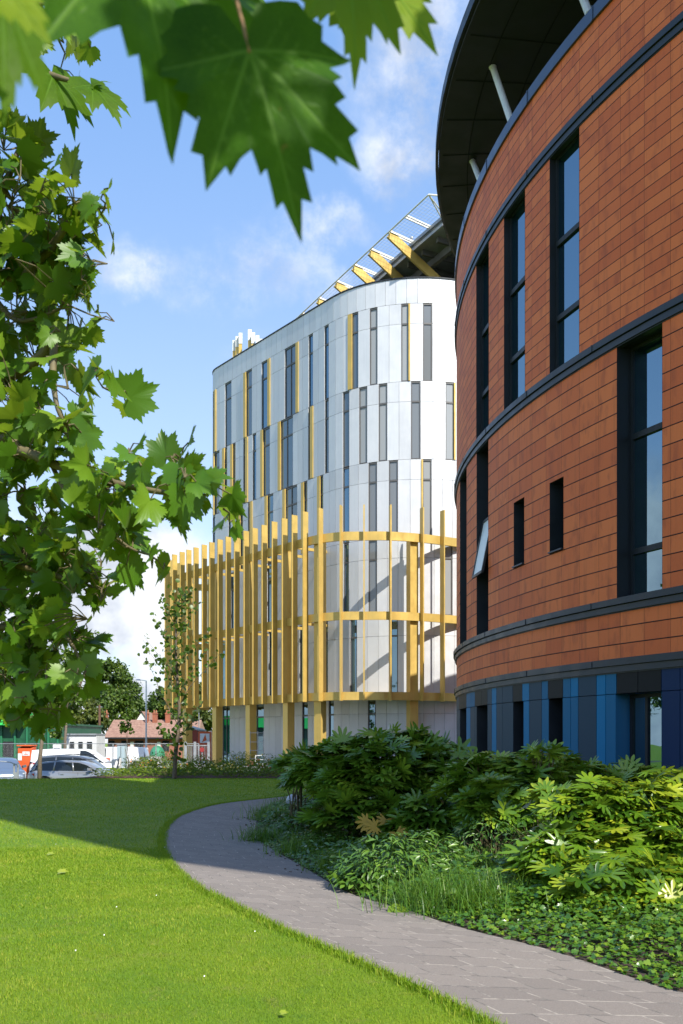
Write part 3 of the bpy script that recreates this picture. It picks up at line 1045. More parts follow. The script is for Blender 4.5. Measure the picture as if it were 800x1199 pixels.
for z0, z1 in ((7.96, 8.40), (12.22, 12.68)):
    rg = MB(); ring_mesh(rg, z0, z1, -.14, .0); rg.build('ring_rail', M['gold'], screen)
# orientation check: outward must point away from the building
for i, p in enumerate(line):
    d = (line[min(i + 1, len(line) - 1)] - line[max(i - 1, 0)]).normalized()
    n = Vector((d.y, -d.x, 0))
    f_ = MB(); f_.obox(p + n * .15, d, n, .036, .185, 3.62, 14.05 + (0 if 4 <= i else 0))
    f_.build('fin', M['gold'], screen, bevel=0)
# brackets tying the screen to the wall
for i in range(2, len(line) - 4, 2):
    d = (line[i + 1] - line[i - 1]).normalized(); n = Vector((d.y, -d.x, 0))
    p = line[i]
    for z in (3.9, 8.2, 12.5):
        if 4 < i < 19:
            br = MB(); br.bar(p - n * .1 + Vector((0, 0, z)), p - n * 3.3 + Vector((0, 0, z)), .10, .16)
            br.build('bracket', M['gold'], screen)
for px in (213, 248, 287, 331, 369.5, 487):
    D = np.interp(px, [f[0] for f in fin_px], [14375.0 / (HY - f[1]) for f in fin_px])
    p = Vector(((px - CX) / F * D, D, 0))
    k = min(range(len(fp)), key=lambda i: (fp[i] - p).length); k = min(max(k, 1), len(fp) - 2)
    d = (fp[k + 1] - fp[k - 1]).normalized(); n = Vector((d.y, -d.x, 0))
    c_ = MB(); q_ = p - n * .42
    c_.obox(q_, d, n, .24, .24, -.1, 12.45)
    c_.build('column', M['gold'], screen)
    b_ = MB(); b_.obox(q_, d, n, .30, .30, -.06, .02); b_.build('column_base', M['grey_metal'], screen)

# helipad deck on the roof ------------------------------------------------
pad = thing('roof_deck', 'raised steel rooftop deck with gold braces and angled safety net frame', 'helipad', (8, 66, 27.1))
ci = Vector((5.6, 53.5, 0)); e1 = Vector((-.45, .893, 0)).normalized(); n1 = Vector((-.893, -.45, 0)).normalized()
e2 = Vector((.98, .18, 0)).normalized(); n2 = Vector((.18, -.98, 0)).normalized()
inn = [ci, ci + e2 * 10, ci + e2 * 10 + Vector((6.5, 7, 0)), ci + e2 * 10 + Vector((5, 18, 0)), ci + e1 * 19 + Vector((7, 4, 0)), ci + e1 * 19]
dk = MB(); dk.prism([(p.x, p.y) for p in inn], 29.55, 30.02); dk.build('deck', M['roofdeck'], pad)
fs_ = MB()
for k in range(-2, 12):
    p = ci + e1 * (1.2 + k * 1.6) if k >= 0 else ci + e2 * (-k * 2.0)
    q_ = p - n1 * 9 + e1 * 0
    fs_.bar(Vector((p.x, p.y, 29.40)) - n1 * .3, Vector((q_.x, q_.y, 29.40)), .18, .30)
for o in (1.2, 4.0, 7.5):
    fs_.bar(Vector((ci.x, ci.y, 29.1)) - n1 * o, Vector((ci.x, ci.y, 29.1)) - n1 * o + e1 * 18, .25, .4)
fs_.build('deck_beams', mat_plain('underdeck_steel', (.14, .14, .145), .5, .5, .2), pad)
ed = MB()
for z, o in ((29.95, .12), (29.62, .06)):
    ed.bar(ci + n1 * o + Vector((0, 0, z)), ci + n1 * o + e1 * 19 + Vector((0, 0, z)), .10, .16)
    ed.bar(ci + n2 * o + Vector((0, 0, z)), ci + n2 * o + e2 * 10 + Vector((0, 0, z)), .10, .16)
ed.build('deck_edge_rail', M['grey_metal'], pad)
NW = 1.75
co = ci + (n1 + n2).normalized() * NW * 1.25
co = Vector((4.6, 51.8, 0)); zO = 30.3
o_end = co + e1 * 19
net = MB()
net.tube([co + Vector((0, 0, zO)), o_end + Vector((0, 0, zO))], .045, 6)
net.tube([co + Vector((0, 0, zO)), co + e2 * 11 + Vector((0, 0, zO))], .045, 6)
for off in (-.16, .16):
    net.tube([co + Vector((0, 0, zO)), ci + e1 * (off + .05) + Vector((0, 0, 30.0))], .04, 6)
posd = [2.4, 4.25, 6.5, 8.6, 11.0, 13.6, 16.2, 18.6]
for d_ in posd:
    a = co + e1 * d_
    a.z = zO; b = a - n1 * (NW + .15); b.z = 30.0
    for off in (-.09, .09): net.bar(a + e1 * off, b + e1 * off, .06, .10)
for k in range(1, 5):
    a = co + e2 * (k * 2.2); a.z = zO; b = a - n2 * NW; b.z = 30.0
    net.bar(a, b, .06, .10)
net.build('net_frame', M['white_metal'], pad)
wr = MB()
for k in range(1, 9):
    f = k / 9
    a = co.lerp(ci, f); a.z = zO + (30.0 - zO) * f
    wr.tube([a, a + e1 * 19], .007, 3)
d_ = .25
while d_ < 19:
    a = co + e1 * d_; a.z = zO; b = a - n1 * NW; b.z = 30.0
    wr.tube([a, b], .007, 3); d_ += .25
wr.build('safety_net', M['grey_metal'], pad)
for d_ in (4.25, 6.5, 8.6, 11.0, 13.6, 16.2):
    a = co + e1 * d_ + Vector((0, 0, zO - .12)); b = a - n1 * 5.6 + Vector((0, 0, -3.35))
    g_ = MB(); g_.bar(a, b, .14, .52, up=(0, 0, 1)); g_.build('gold_brace', M['gold'], pad)
for (x, y) in ((7.2, 56.5), (8.6, 58.0), (6.0, 60.2), (10.5, 57.5), (4.0, 64.5), (9.5, 62)):
    c_ = MB(); c_.box(x - .12, x + .12, y - .12, y + .12, 26.9, 29.3); c_.box(x - .12, x + .12, y + .3, y + .42, 26.9, 29.3)
    c_.build('steel_post', M['white_metal'], pad)
lt = MB()
for d_ in (3.3, 6.9, 10.6):
    c = ci + e1 * d_ + n1 * .1; lt.tube([c + Vector((0, 0, 30.0)), c + Vector((0, 0, 30.28))], .035, 6); lt.ball(c + Vector((0, 0, 30.34)), .11, 8, 6)
lt.build('edge_light', M['grey_metal'], pad)

# flue screen at the far end of the roof
fl = thing('rooftop_flue_screen', 'cluster of upright gold and white fins round flues on the far roof end', 'rooftop fins', (-6.3, 69, 27.1))
flpx = [(274.5, 399.5), (278, 395), (281.7, 391), (292.5, 387), (296.5, 390.5), (301.5, 394), (306, 398)]
for px, py in flpx:
    D = 71 - (px - 274) * .09
    p = W3(px, py, D)
    b_ = MB(); b_.obox(p, (1, 0), (0, 1), .11, .13, 26.9, p.z); b_.build('gold_fin' if px % 2 else 'gold_fin', M['gold'], fl)
    b_ = MB(); b_.obox(p + Vector((.02, -.15, 0)), (1, 0), (0, 1), .13, .012, p.z - .75, p.z + .02); b_.build('white_fin', M['white_metal'], fl)
b_ = MB()
for dx in (-.25, .15):
    b_.tube([(-7.1 + dx, 70, 26.9), (-7.1 + dx, 70, 29.0)], .13, 10)
b_.bar((-8.0, 70.3, 28.3), (-5.6, 68.4, 28.3), .08, .08); b_.bar((-8.0, 70.3, 27.5), (-5.6, 68.4, 27.5), .08, .08)
b_.build('flue_pipe', M['white_metal'], fl)

# unseen block, added and shaped to throw the shadow over the far lawn
tower = thing('shade_tower', 'unseen top-heavy brick block added behind the camera to cast the lawn shadow', 'building', (11, -2, 0))
Ax, Ay = 7.6, -2.5
plan = [(Ax, Ay), (Ax + 2.3, Ay - 2.1), (Ax + 5.9, Ay + 2.2), (Ax + 8.1, Ay + 3.65), (Ax + 5.9, Ay + 7.0), (Ax - 2.2, Ay + 3.34)]
brk = mat_plain('shade_tower_brick', (.32, .15, .10), .8, 0, .15)
t_ = MB(); t_.prism(plan, 18, 46); t_.build('shade_tower_head', brk, tower)
t_ = MB(); t_.box(11.4, 13.0, -1.2, .4, 0, 18); t_.build('shade_tower_stem', brk, tower)
for k in range(7):
    t_ = MB(); z = 20 + k * 3.7
    t_.bar((Ax + .1, Ay + .0, z), (Ax - 2.1, Ay + 3.24, z), .2, 1.6); t_.build('shade_tower_strip', M['glass_dark'], tower)

# ================================================================ foliage tools
def norm(a):
    return a / np.maximum(1e-9, np.linalg.norm(a, axis=-1, keepdims=True))


def leaf_arrays(tv, tf, pos, nrm, tip, size):
    """place copies of a leaf (tv verts, tf faces) : blade along tip, face up along nrm"""
    y = norm(tip)
    z = norm(nrm - y * np.sum(nrm * y, 1, keepdims=True))
    x = np.cross(y, z)
    Rm = np.stack([x, y, z], 2)                       # N,3,3 columns
    v = np.einsum('nij,kj->nki', Rm, tv) * size[:, None, None] + pos[:, None, :]
    n, k = len(pos), len(tv)
    f = (tf[None, :, :] + (np.arange(n) * k)[:, None, None])
    return v.reshape(-1, 3), f.reshape(-1, tf.shape[1])


def np_mesh(name, chunks, mat, parent=None, smooth=False):
    """chunks: list of (verts, faces(same width), tint per face)"""
    me = bpy.data.meshes.new(name)
    off = 0; vs = []; loops = []; starts = []; tints = []; ls = 0
    for v, f, t in chunks:
        vs.append(v); loops.append((f + off).ravel()); w_ = f.shape[1]
        starts.append(ls + np.arange(len(f)) * w_); ls += f.size; off += len(v); tints.append(t)
    vs = np.concatenate(vs); loops = np.concatenate(loops); starts = np.concatenate(starts); tints = np.concatenate(tints)
    me.vertices.add(len(vs)); me.vertices.foreach_set('co', vs.astype(np.float32).ravel())
    me.loops.add(len(loops)); me.loops.foreach_set('vertex_index', loops.astype(np.int32))
    me.polygons.add(len(starts)); me.polygons.foreach_set('loop_start', starts.astype(np.int32))
    me.update(calc_edges=True)
    at = me.attributes.new('tint', 'FLOAT', 'FACE'); at.data.foreach_set('value', tints.astype(np.float32))
    if smooth: me.polygons.foreach_set('use_smooth', [True] * len(me.polygons))
    me.materials.append(mat)
    o = bpy.data.objects.new(name, me); COL.objects.link(o); attach(o, parent)
    return o


def fan(outline, cy=.35, fold=.12, curl=.18, tri=True):
    """flat outline -> leaf folded along its midrib; fan from a point on the midrib"""
    o = np.array(outline, float)
    z = np.abs(o[:, 0]) * fold - curl * (o[:, 1] - .3) ** 2
    v = np.concatenate([[[0, cy, -curl * (cy - .3) ** 2]], np.column_stack([o, z])])
    n = len(o)
    f = np.array([[0, 1 + i, 1 + (i + 1) % n] for i in range(n)])
    return v, f


def polar(pts):
    """half outline given as (angle from tip, radius) -> closed outline, clockwise from the stalk side"""
    right = [(math.sin(R_(a)) * r, math.cos(R_(a)) * r) for a, r in pts]
    left = [(-x, y) for x, y in right[1:]]
    return right[::-1] + left                     # stalk(right side) .. tip .. stalk(left)


PLANE_PTS = [(0, 1.0), (5, .80), (9, .84), (12, .66), (16, .71), (21, .60), (27, .66), (31, .76), (34, .72), (40, .88), (46, .74), (51, .78), (55, .60), (61, .66), (66, .57),
             (73, .64), (77, .56), (86, .76), (94, .56), (101, .60), (107, .52), (118, .50), (128, .40), (150, .26), (172, .06)]
PLANE = fan(polar(PLANE_PTS), .02, .14, .22)
PLANE_B = fan([(x * .86, y) for x, y in polar(PLANE_PTS)], .02, .30, .40)


def fatsia_outline(nl=9):
    pts = []
    span = 118
    for i in range(nl // 2 + 1):
        a = i * span / (nl // 2)
        L = 1.0 - .33 * (a / span) ** 1.5
        if i == 0:
            pts += [(0, L), (3, L * .95), (9, L * .76), (11, L * .58)]
        else:
            pts += [(a - 11, L * .58), (a - 9, L * .76), (a - 3, L * .95), (a, L), (a + 3, L * .95), (a + 9, L * .76), (a + 11, L * .58)]
        if i < nl // 2: pts.append((a + span / (nl // 2) / 2, .40))
    pts += [(span + 14, .34), (160, .08)]
    return polar(pts)


FATSIA = fan(fatsia_outline(9), 0.0, .10, .20)
FATSIA7 = fan(fatsia_outline(7), 0.0, -.06, .30)
# a leaflet whorl version with lifted lobes
OVAL = fan([(0, 0), (.16, .25), (.19, .5), (.13, .78), (0, 1.0), (-.13, .78), (-.19, .5), (-.16, .25)], .5, .25, .25)
LANCE = fan([(0, 0), (.09, .25), (.11, .5), (.07, .78), (0, 1.0), (-.07, .78), (-.11, .5), (-.09, .25)], .5, .3, .4)
IVY = fan([(0, 0), (.32, -.02), (.50, .22), (.30, .42), (.40, .66), (.14, .66), (0, 1.0), (-.14, .66), (-.40, .66), (-.30, .42), (-.50, .22), (-.32, -.02)], .35, .10, .15)
ROUND = fan([(0, 0), (.3, .12), (.42, .42), (.30, .78), (0, .95), (-.30, .78), (-.42, .42), (-.3, .12)], .45, .12, .2)
DIAMOND = (np.array([[0, 0, 0], [.34, .45, .08], [0, 1, 0], [-.34, .45, .08]]), np.array([[0, 1, 2, 3]]))

L = {}
L['plane'] = mat_leaf('plane_leaf', (.028, .085, .008), (.078, .185, .012), (.22, .33, .025), .42, .40, (.42, .55, .03), .4, 5)
L['plane_near'] = mat_leaf('plane_leaf_near', (.035, .095, .008), (.065, .150, .010), (.12, .20, .015), .42, .42, (.22, .50, .02), .45, 14)
L['fatsia'] = mat_leaf('fatsia_leaf', (.045, .115, .010), (.115, .225, .015), (.27, .38, .03), .32, .22, (.30, .5, .03), .6, 6)
L['fatsia_y'] = mat_leaf('yellowed_fatsia_leaf', (.035, .100, .008), (.12, .23, .012), (.38, .43, .025), .30, .28, (.45, .55, .03), .6, 6)
L['dark'] = mat_leaf('dark_shrub_leaf', (.028, .080, .010), (.065, .150, .018), (.15, .26, .03), .36, .18, (.2, .4, .03), .55, 6)
L['grass'] = mat_leaf('grass_blade', (.085, .185, .005), (.205, .315, .008), (.42, .42, .06), .60, .35, (.35, .55, .03), .3, 2)
L['sedge'] = mat_leaf('sedge_blade', (.030, .095, .010), (.08, .19, .016), (.20, .30, .04), .45, .3, (.3, .5, .03), .4, 4)
L['ivy'] = mat_leaf('ground_cover_leaf', (.025, .085, .010), (.070, .170, .016), (.20, .29, .025), .28, .22, (.35, .55, .03), .6, 7)
L['bed'] = mat_leaf('border_plant_leaf', (.035, .080, .008), (.12, .19, .015), (.26, .29, .03), .65, .3, (.35, .5, .03), .15, 3)
L['tree_a'] = mat_leaf('broad_tree_leaf', (.020, .045, .006), (.060, .105, .012), (.13, .18, .022), .5, .25, (.25, .38, .03), .35, .6)
L['tree_b'] = mat_leaf('olive_tree_leaf', (.030, .048, .010), (.085, .115, .020), (.17, .19, .035), .5, .25, (.3, .36, .04), .35, .6)
L['young'] = mat_leaf('young_tree_leaf', (.030, .060, .008), (.07, .13, .012), (.16, .22, .03), .4, .3, (.3, .45, .03), .45, 3)


def rand_dirs(n, up=0.0):
    d = rng.normal(size=(n, 3)); d[:, 2] += up
    return norm(d)


# ================================================================ plane tree, foreground left
pt = thing('plane_tree', 'plane tree with large lobed leaves hanging into the left and top of view', 'tree', (-3.3, 3.6, 0))
m_ = MB()
m_.tube([(-3.3, 3.6, -.1), (-3.32, 3.62, .3), (-3.3, 3.6, 1.6), (-3.22, 3.6, 3.2), (-3.2, 3.55, 5.2), (-3.1, 3.5, 7.5)], [.30, .24, .21, .19, .15, .08], 14)
m_.build('trunk', M['bark'], pt, smooth=True)
WT = lambda px, py, D: W3(px, py, D * .66 if D > 4 else D)
# clusters: px, py, rx, ry, distance, leaves, size
CL = [(22, 172, 28, 28, 5.2, 16, .16), (15, 235, 38, 45, 5.2, 48, .17), (75, 245, 42, 26, 5.0, 34, .15), (122, 245, 16, 10, 4.8, 6, .14), (45, 300, 62, 42, 5.3, 75, .16), (95, 312, 20, 14, 5.0, 8, .15),
      (20, 375, 40, 45, 5.5, 44, .17), (75, 355, 38, 28, 5.2, 26, .15), (15, 455, 26, 42, 5.4, 26, .19), (60, 395, 30, 18, 5.1, 10, .17), (130, 458, 22, 22, 4.6, 7, .19), (80, 455, 20, 28, 4.9, 9, .18), (25, 515, 45, 42, 5.2, 42, .18),
      (85, 510, 34, 36, 5.0, 24, .18), (30, 575, 42, 38, 5.5, 30, .18), (120, 565, 34, 24, 4.7, 20, .17), (158, 545, 24, 28, 4.6, 9, .16), (205, 532, 24, 16, 4.5, 5, .20), (205, 580, 38, 28, 4.5, 20, .18), (245, 570, 28, 20, 4.5, 10, .17), (262, 596, 14, 10, 4.5, 3, .16),
      (120, 610, 34, 34, 4.8, 24, .18), (150, 640, 24, 20, 4.7, 8, .18), (178, 652, 14, 14, 4.6, 3, .17), (30, 645, 52, 46, 5.6, 75, .16), (90, 665, 44, 36, 5.4, 48, .16), (120, 690, 20, 20, 5.3, 8, .15), (25, 720, 50, 46, 5.6, 75, .16), (80, 735, 36, 34, 5.4, 34, .15),
      (20, 790, 48, 34, 5.6, 60, .15), (72, 790, 34, 24, 5.4, 28, .14), (98, 790, 14, 12, 5.3, 6, .13), (35, 830, 44, 22, 5.5, 26, .14),
      (-60, 300, 50, 160, 5.8, 110, .17), (-60, 640, 50, 220, 5.8, 150, .17),
      (470, -620, 260, 160, 1.6, 70, .17), (600, -1500, 500, 400, 1.2, 110, .17), (250, -700, 200, 150, 1.4, 40, .17),
      (88, 14, 24, 30, 3.4, 8, .13), (68, 45, 16, 20, 3.3, 4, .12), (10, 12, 30, 34, 3.3, 8, .13)]
hubs = []
P_, N__, T_, S_, H_ = [], [], [], [], []
CL = [(a, b_, c_, d_, e_ * (.66 if e_ > 4 else 1), n_, s_ * (.68 if e_ > 4 else 1)) for a, b_, c_, d_, e_, n_, s_ in CL if b_ > -100]
for (px, py, rx, ry, D, n, sz) in CL:
    sc = D / F
    c = np.array(W3(px, py, D))
    # a few twigs inside each cluster
    k = max(2, n // 5)
    tw_pts = c + rng.normal(size=(k, 3)) * np.array([rx * sc, .22, ry * sc]) * .48
    hubs.append((c, tw_pts, D))
    for _ in range(int(n * .78)):
        while True:
            d = rng.uniform(-1, 1, 3)
            if d @ d < 1: break
        p = c + d * np.array([rx * sc, .28, ry * sc])
        P_.append(p); h = tw_pts[np.argmin(np.linalg.norm(tw_pts - p, axis=1))]; H_.append(h)
        out_ = p - h
        tip = norm(out_ * 1.2 + np.array([rng.normal() * .06, rng.normal() * .06, -.05 + rng.normal() * .05]))
        if np.linalg.norm(out_) < .02: tip = norm(rng.normal(size=3))
        T_.append(tip)
        N__.append(norm(np.array([rng.normal() * .8, -.3 + rng.normal() * .7, .6 + rng.normal() * .5])))
        S_.append(sz * rng.uniform(.50, .98))
# unseen leaf cluster overhead, added to shade the large near leaves
for c in ((.33, .20, 2.80),):
    c = np.array(c); hubs.append((c, c + rng.normal(size=(6, 3)) * .12, 1.0))
    for _ in range(14):
        p = c + rng.normal(size=3) * np.array([.20, .20, .14])
        if p[2] < 2.45: continue
        P_.append(p); H_.append(c); T_.append(norm(rng.normal(size=3) + np.array([0, 0, -.3]))); N__.append(norm(np.array([rng.normal() * .4, rng.normal() * .4 - .3, .9]))); S_.append(rng.uniform(.11, .17))
P_, N__, T_, S_, H_ = map(np.array, (P_, N__, T_, S_, H_))
half = rng.random(len(P_)) < .5
ch = []
for (tv, tf), msk in ((PLANE, half), (PLANE_B, ~half)):
    v, f = leaf_arrays(tv, tf, P_[msk], N__[msk], T_[msk], S_[msk])
    t = np.repeat(np.clip(rng.normal(.55, .26, msk.sum()), 0, 1), len(tf))
    ch.append((v, f, t))
np_mesh('crown', ch, L['plane'], pt)
m_ = MB(); fork = np.array([-4.5, 5.2, 3.4])
for p, h in zip(P_, H_):
    mid = (p + h) / 2 + np.array([0, 0, .015])
    m_.tube([h, mid, p], .0022, 4, cap=False)
used = {tuple(np.round(h, 5)) for h in H_}
for c, tws, D in hubs:
    for t in tws:
      if tuple(np.round(t, 5)) in used: m_.tube([c, (c + t) / 2 + rng.normal(size=3) * .01, t], [.004, .003, .002], 5, cap=False)
m_.build('twigs', M['twig'], pt)
# boughs from the trunk to the clusters
m_ = MB()
def bough(pts, r0, r1):
    pts = [Vector(p) for p in pts]; c = catmull(pts, 6); n = len(c)
    m_.tube(c, [r0 + (r1 - r0) * i / (n - 1) for i in range(n)], 7)
bough([(-3.25, 3.6, 2.9), (-2.4, 3.6, 3.3), WT(-20, 330, 5.4), WT(45, 305, 5.2), WT(90, 250, 5.0), WT(125, 243, 4.85)], .035, .004)
bough([(-3.3, 3.6, 2.0), (-2.3, 3.5, 2.3), WT(-30, 520, 5.2), WT(25, 528, 5.1), WT(75, 548, 4.9), WT(135, 566, 4.7), WT(200, 578, 4.5), WT(245, 580, 4.5)], .03, .004)
bough([WT(60, 543, 5.0), WT(80, 580, 4.9), WT(115, 610, 4.8), WT(150, 640, 4.7), WT(176, 650, 4.6)], .009, .003)
bough([(-3.3, 3.6, 1.8), (-2.2, 3.6, 2.1), WT(-30, 660, 5.6), WT(30, 665, 5.5), WT(85, 680, 5.4), WT(118, 690, 5.3)], .026, .004)
bough([(-3.3, 3.6, 1.6), (-2.2, 3.6, 1.8), WT(-30, 740, 5.6), WT(20, 735, 5.6), WT(75, 745, 5.4), WT(98, 785, 5.3)], .022, .004)
bough([WT(20, 735, 5.6), WT(20, 780, 5.6), WT(40, 820, 5.5)], .015, .004)
bough([(-2.4, 3.6, 3.3), WT(-30, 430, 5.5), WT(10, 440, 5.4), WT(45, 420, 5.2), WT(62, 400, 5.1), WT(62, 440, 5.0), WT(68, 480, 4.95), WT(82, 505, 5.0)], .03, .004)
bough([WT(-20, 330, 5.4), WT(20, 375, 5.4), WT(75, 360, 5.2)], .014, .004)
bough([WT(-20, 330, 5.4), WT(0, 240, 5.2), WT(20, 180, 5.2), WT(35, 160, 5.2)], .02, .004)
bough([(-3.2, 3.55, 3.9), (-2.3, 3.4, 4.4), (-1.6, 3.3, 4.2), WT(-10, 60, 3.3), WT(20, 72, 3.3), WT(60, 88, 3.25), WT(105, 100, 3.2)], .05, .003)
bough([WT(-40, 20, 3.4), WT(40, 5, 3.35), WT(90, 2, 3.4), WT(118, 8, 3.4)], .01, .003)
bough([(-3.2, 3.55, 4.6), (-2.6, 3.0, 4.8), (-1.6, 1.9, 4.0), (-.9, 1.1, 2.9), (-.45, .85, 2.45), (-.15, .80, 2.30), (.02, .79, 2.24), (.16, .80, 2.24)], .06, .004)
bough([(-1.6, 1.9, 4.0), (-1.0, 1.3, 3.0), WT(20, -90, 1.3), WT(270, -25, 1.2)], .02, .003)
m_.build('branches', M['twig'], pt, smooth=True)


# large near leaves: dense blade with veins
def wsc(h, v, k):
    nd = h.n('ShaderNodeVectorMath', operation='SCALE'); h.link(v, nd.inputs[0]); nd.inputs[3].default_value = k
    return nd.outputs[0]


def near_leaf_mat():
    m, h, bs, out = new_mat('near_plane_leaf')
    at = h.n('ShaderNodeAttribute'); at.attribute_name = 'vein'
    at2 = h.n('ShaderNodeAttribute'); at2.attribute_name = 'age'
    tcn = h.n('ShaderNodeTexCoord')
    nz = h.noise(tcn.outputs['Object'], 26, 5, .6)
    nz2 = h.noise(tcn.outputs['Object'], 220, 3, .6)
    c = h.mix(h.smooth(nz, .3, .7), (.020, .070, .002), (.042, .115, .004))
    c = h.mix(h.smooth(nz2, .4, .7, 0, .2), c, (.02, .07, .005))
    vo = h.n('ShaderNodeTexVoronoi', feature='DISTANCE_TO_EDGE'); vo.inputs['Scale'].default_value = 210
    h.link(h.vmath('ADD', tcn.outputs['Object'], wsc(h, h.noise(tcn.outputs['Object'], 90, 2, .5, 'Color'), .004)), vo.inputs['Vector'])
    net = h.smooth(vo.outputs['Distance'], .0, .09, 1, 0)
    c = h.mix(h.math('MULTIPLY', net, .35), c, (.07, .17, .012))
    spots = h.smooth(h.noise(tcn.outputs['Object'], 75, 2, .5), .72, .78)
    c = h.mix(h.math('MULTIPLY', spots, .8), c, (.14, .09, .02))
    c = h.mix(at2.outputs['Fac'], c, (.22, .30, .02))
    c = h.mix(h.math('MULTIPLY', at.outputs['Fac'], .75), c, (.13, .25, .03))
    h.link(c, bs.inputs['Base Color']); bs.inputs['Roughness'].default_value = .5; bs.inputs['Specular IOR Level'].default_value = .10
    tr = h.n('ShaderNodeBsdfTranslucent'); h.link(h.mix(.45, c, (.26, .52, .006)), tr.inputs[0])
    mx = h.n('ShaderNodeMixShader'); mx.inputs[0].default_value = .42
    h.link(bs.outputs[0], mx.inputs[1]); h.link(tr.outputs[0], mx.inputs[2]); h.link(mx.outputs[0], out.inputs[0])
    b = h.n('ShaderNodeBump'); b.inputs['Strength'].default_value = .5; b.inputs['Distance'].default_value = .002
    h.link(h.math('ADD', at.outputs['Fac'], h.math('MULTIPLY', nz2, .3)), b.inputs['Height']); h.link(b.outputs[0], bs.inputs['Normal'])
    return m


NLM = near_leaf_mat()


def near_leaf(pos, tip, nrm, size, curl=.2, fold=.15, age=0.0, wid=1.0, seed=0):
    """one big leaf; pos is where the stalk joins"""
    o = np.array(polar(PLANE_PTS)); o[:, 0] *= wid
    # resample the outline
    seg = np.linalg.norm(np.diff(o, axis=0), axis=1); cumd = np.concatenate([[0], np.cumsum(seg)])
    tt = np.unique(np.concatenate([np.linspace(0, cumd[-1], 170), cumd]))
    ox = np.interp(tt, cumd, o[:, 0]); oy = np.interp(tt, cumd, o[:, 1])
    NRr = 22
    fr = (np.arange(1, NRr + 1) / NRr)
    gx = ox[None, :] * fr[:, None]; gy = oy[None, :] * fr[:, None]
    px = np.concatenate([[0], gx.ravel()]); py = np.concatenate([[0], gy.ravel()])
    # veins: five main ribs and their side veins
    segs = []
    for a, ln in ((0, .95), (40, .9), (-40, .9), (86, .68), (-86, .68)):
        d = np.array([math.sin(R_(a)) * wid, math.cos(R_(a))])
        segs.append((np.zeros(2), d * ln, .014))
        for k in range(1, 6):
            s0 = d * ln * (k / 6.5)
            for sg in (-1, 1):
                a2 = a + sg * 42
                d2 = np.array([math.sin(R_(a2)) * wid, math.cos(R_(a2))])
                segs.append((s0, s0 + d2 * .26 * (1 - k / 8), .006))
    pp = np.stack([px, py], 1); ve = np.zeros(len(pp)); dmain = np.full(len(pp), 9.0)
    for a, b, wv in segs:
        ab = b - a; t = np.clip(((pp - a) @ ab) / (ab @ ab), 0, 1)
        dd = np.linalg.norm(pp - a - t[:, None] * ab, axis=1)
        ve = np.maximum(ve, np.clip(1 - dd / (wv * (1.4 - t)), 0, 1) * (1 if wv > .01 else .6))
        if wv > .01: dmain = np.minimum(dmain, dd)
    rr = np.hypot(px, py)
    rs = np.random.default_rng(seed)
    ph = rs.uniform(0, 6, 3)
    z = fold * np.minimum(dmain, .25) - curl * rr ** 2 + .025 * np.sin(9 * px + ph[0]) * np.cos(7 * py + ph[1]) * rr
    tv = np.stack([px, py, z], 1)
    n = len(tt)
    fa = []
    for i in range(n - 1): fa.append((0, 1 + i, 1 + i + 1, 1 + i + 1))
    tri = np.array([(0, 1 + i, 2 + i) for i in range(n - 1)])
    quad = np.array([(1 + r * n + i, 1 + (r + 1) * n + i, 1 + (r + 1) * n + i + 1, 1 + r * n + i + 1) for r in range(NRr - 1) for i in range(n - 1)])
    v, _ = leaf_arrays(tv, tri, np.array([pos], float), np.array([nrm], float), np.array([tip], float), np.array([size]))
    ob = np_mesh('leaf', [(v, tri, np.full(len(tri), .5)), (np.zeros((0, 3)), quad, np.full(len(quad), .5))] if False else [(v, tri, np.full(len(tri), .5))], NLM, pt)
    me = bpy.data.meshes.new('leaf')
    me.from_pydata(v.tolist(), [], [tuple(x) for x in tri] + [tuple(x) for x in quad])
    me.polygons.foreach_set('use_smooth', [True] * len(me.polygons))
    me.materials.append(NLM)
    a1_ = me.attributes.new('vein', 'FLOAT', 'POINT'); a1_.data.foreach_set('value', ve.astype(np.float32))
    ag = np.clip(age * (.4 + 1.2 * rr) + .0, 0, 1)
    a2_ = me.attributes.new('age', 'FLOAT', 'POINT'); a2_.data.foreach_set('value', ag.astype(np.float32))
    old = ob.data; ob.data = me; bpy.data.meshes.remove(old)
    # stalk
    return ob


# (stalk px,py ; tip px,py ; distance, tip distance, normal)
def nl(sx, sy, tx, ty, D, D2, nrm, ratio=1.0, **kw):
    a = W3(sx, sy, D); b = W3(tx, ty, D2)
    return near_leaf(a, (b - a).normalized(), nrm, (b - a).length * ratio, **kw)


nl(292, 60, 360, 262, .80, .78, (.30, -.95, -.10), curl=.16, fold=.26, wid=.74, seed=1)
nl(160, -75, 216, 165, .82, .76, (.55, -.80, -.2), curl=.10, fold=.30, wid=.78, seed=2)
nl(405, -60, 428, 74, .92, .88, (.3, -.8, .4), curl=.2, fold=.2, age=.55, wid=.62, seed=3)
nl(415, -70, 515, 35, 1.0, .95, (-.3, -.6, .7), curl=.18, fold=.1, age=.75, wid=.8, seed=4)
nl(-30, -60, 60, 45, .55, .55, (-.1, -.9, .3), curl=.1, fold=.1, age=.95, wid=.85, seed=5)
nl(0, -20, 18, 140, .62, .60, (.7, -.6, .2), curl=.15, fold=.2, age=.2, wid=.5, seed=6)
nl(258, -30, 232, 45, 1.5, 1.45, (.3, -.8, .3), curl=.2, fold=.1, wid=.8, seed=8)
nl(268, 10, 322, 58, 1.6, 1.6, (-.5, -.6, .6), curl=.3, fold=.25, wid=.7, seed=9)
nl(255, 42, 248, 10, 1.7, 1.6, (.3, -.4, .8), curl=.2, fold=.1, wid=.8, seed=10)
m_ = MB()
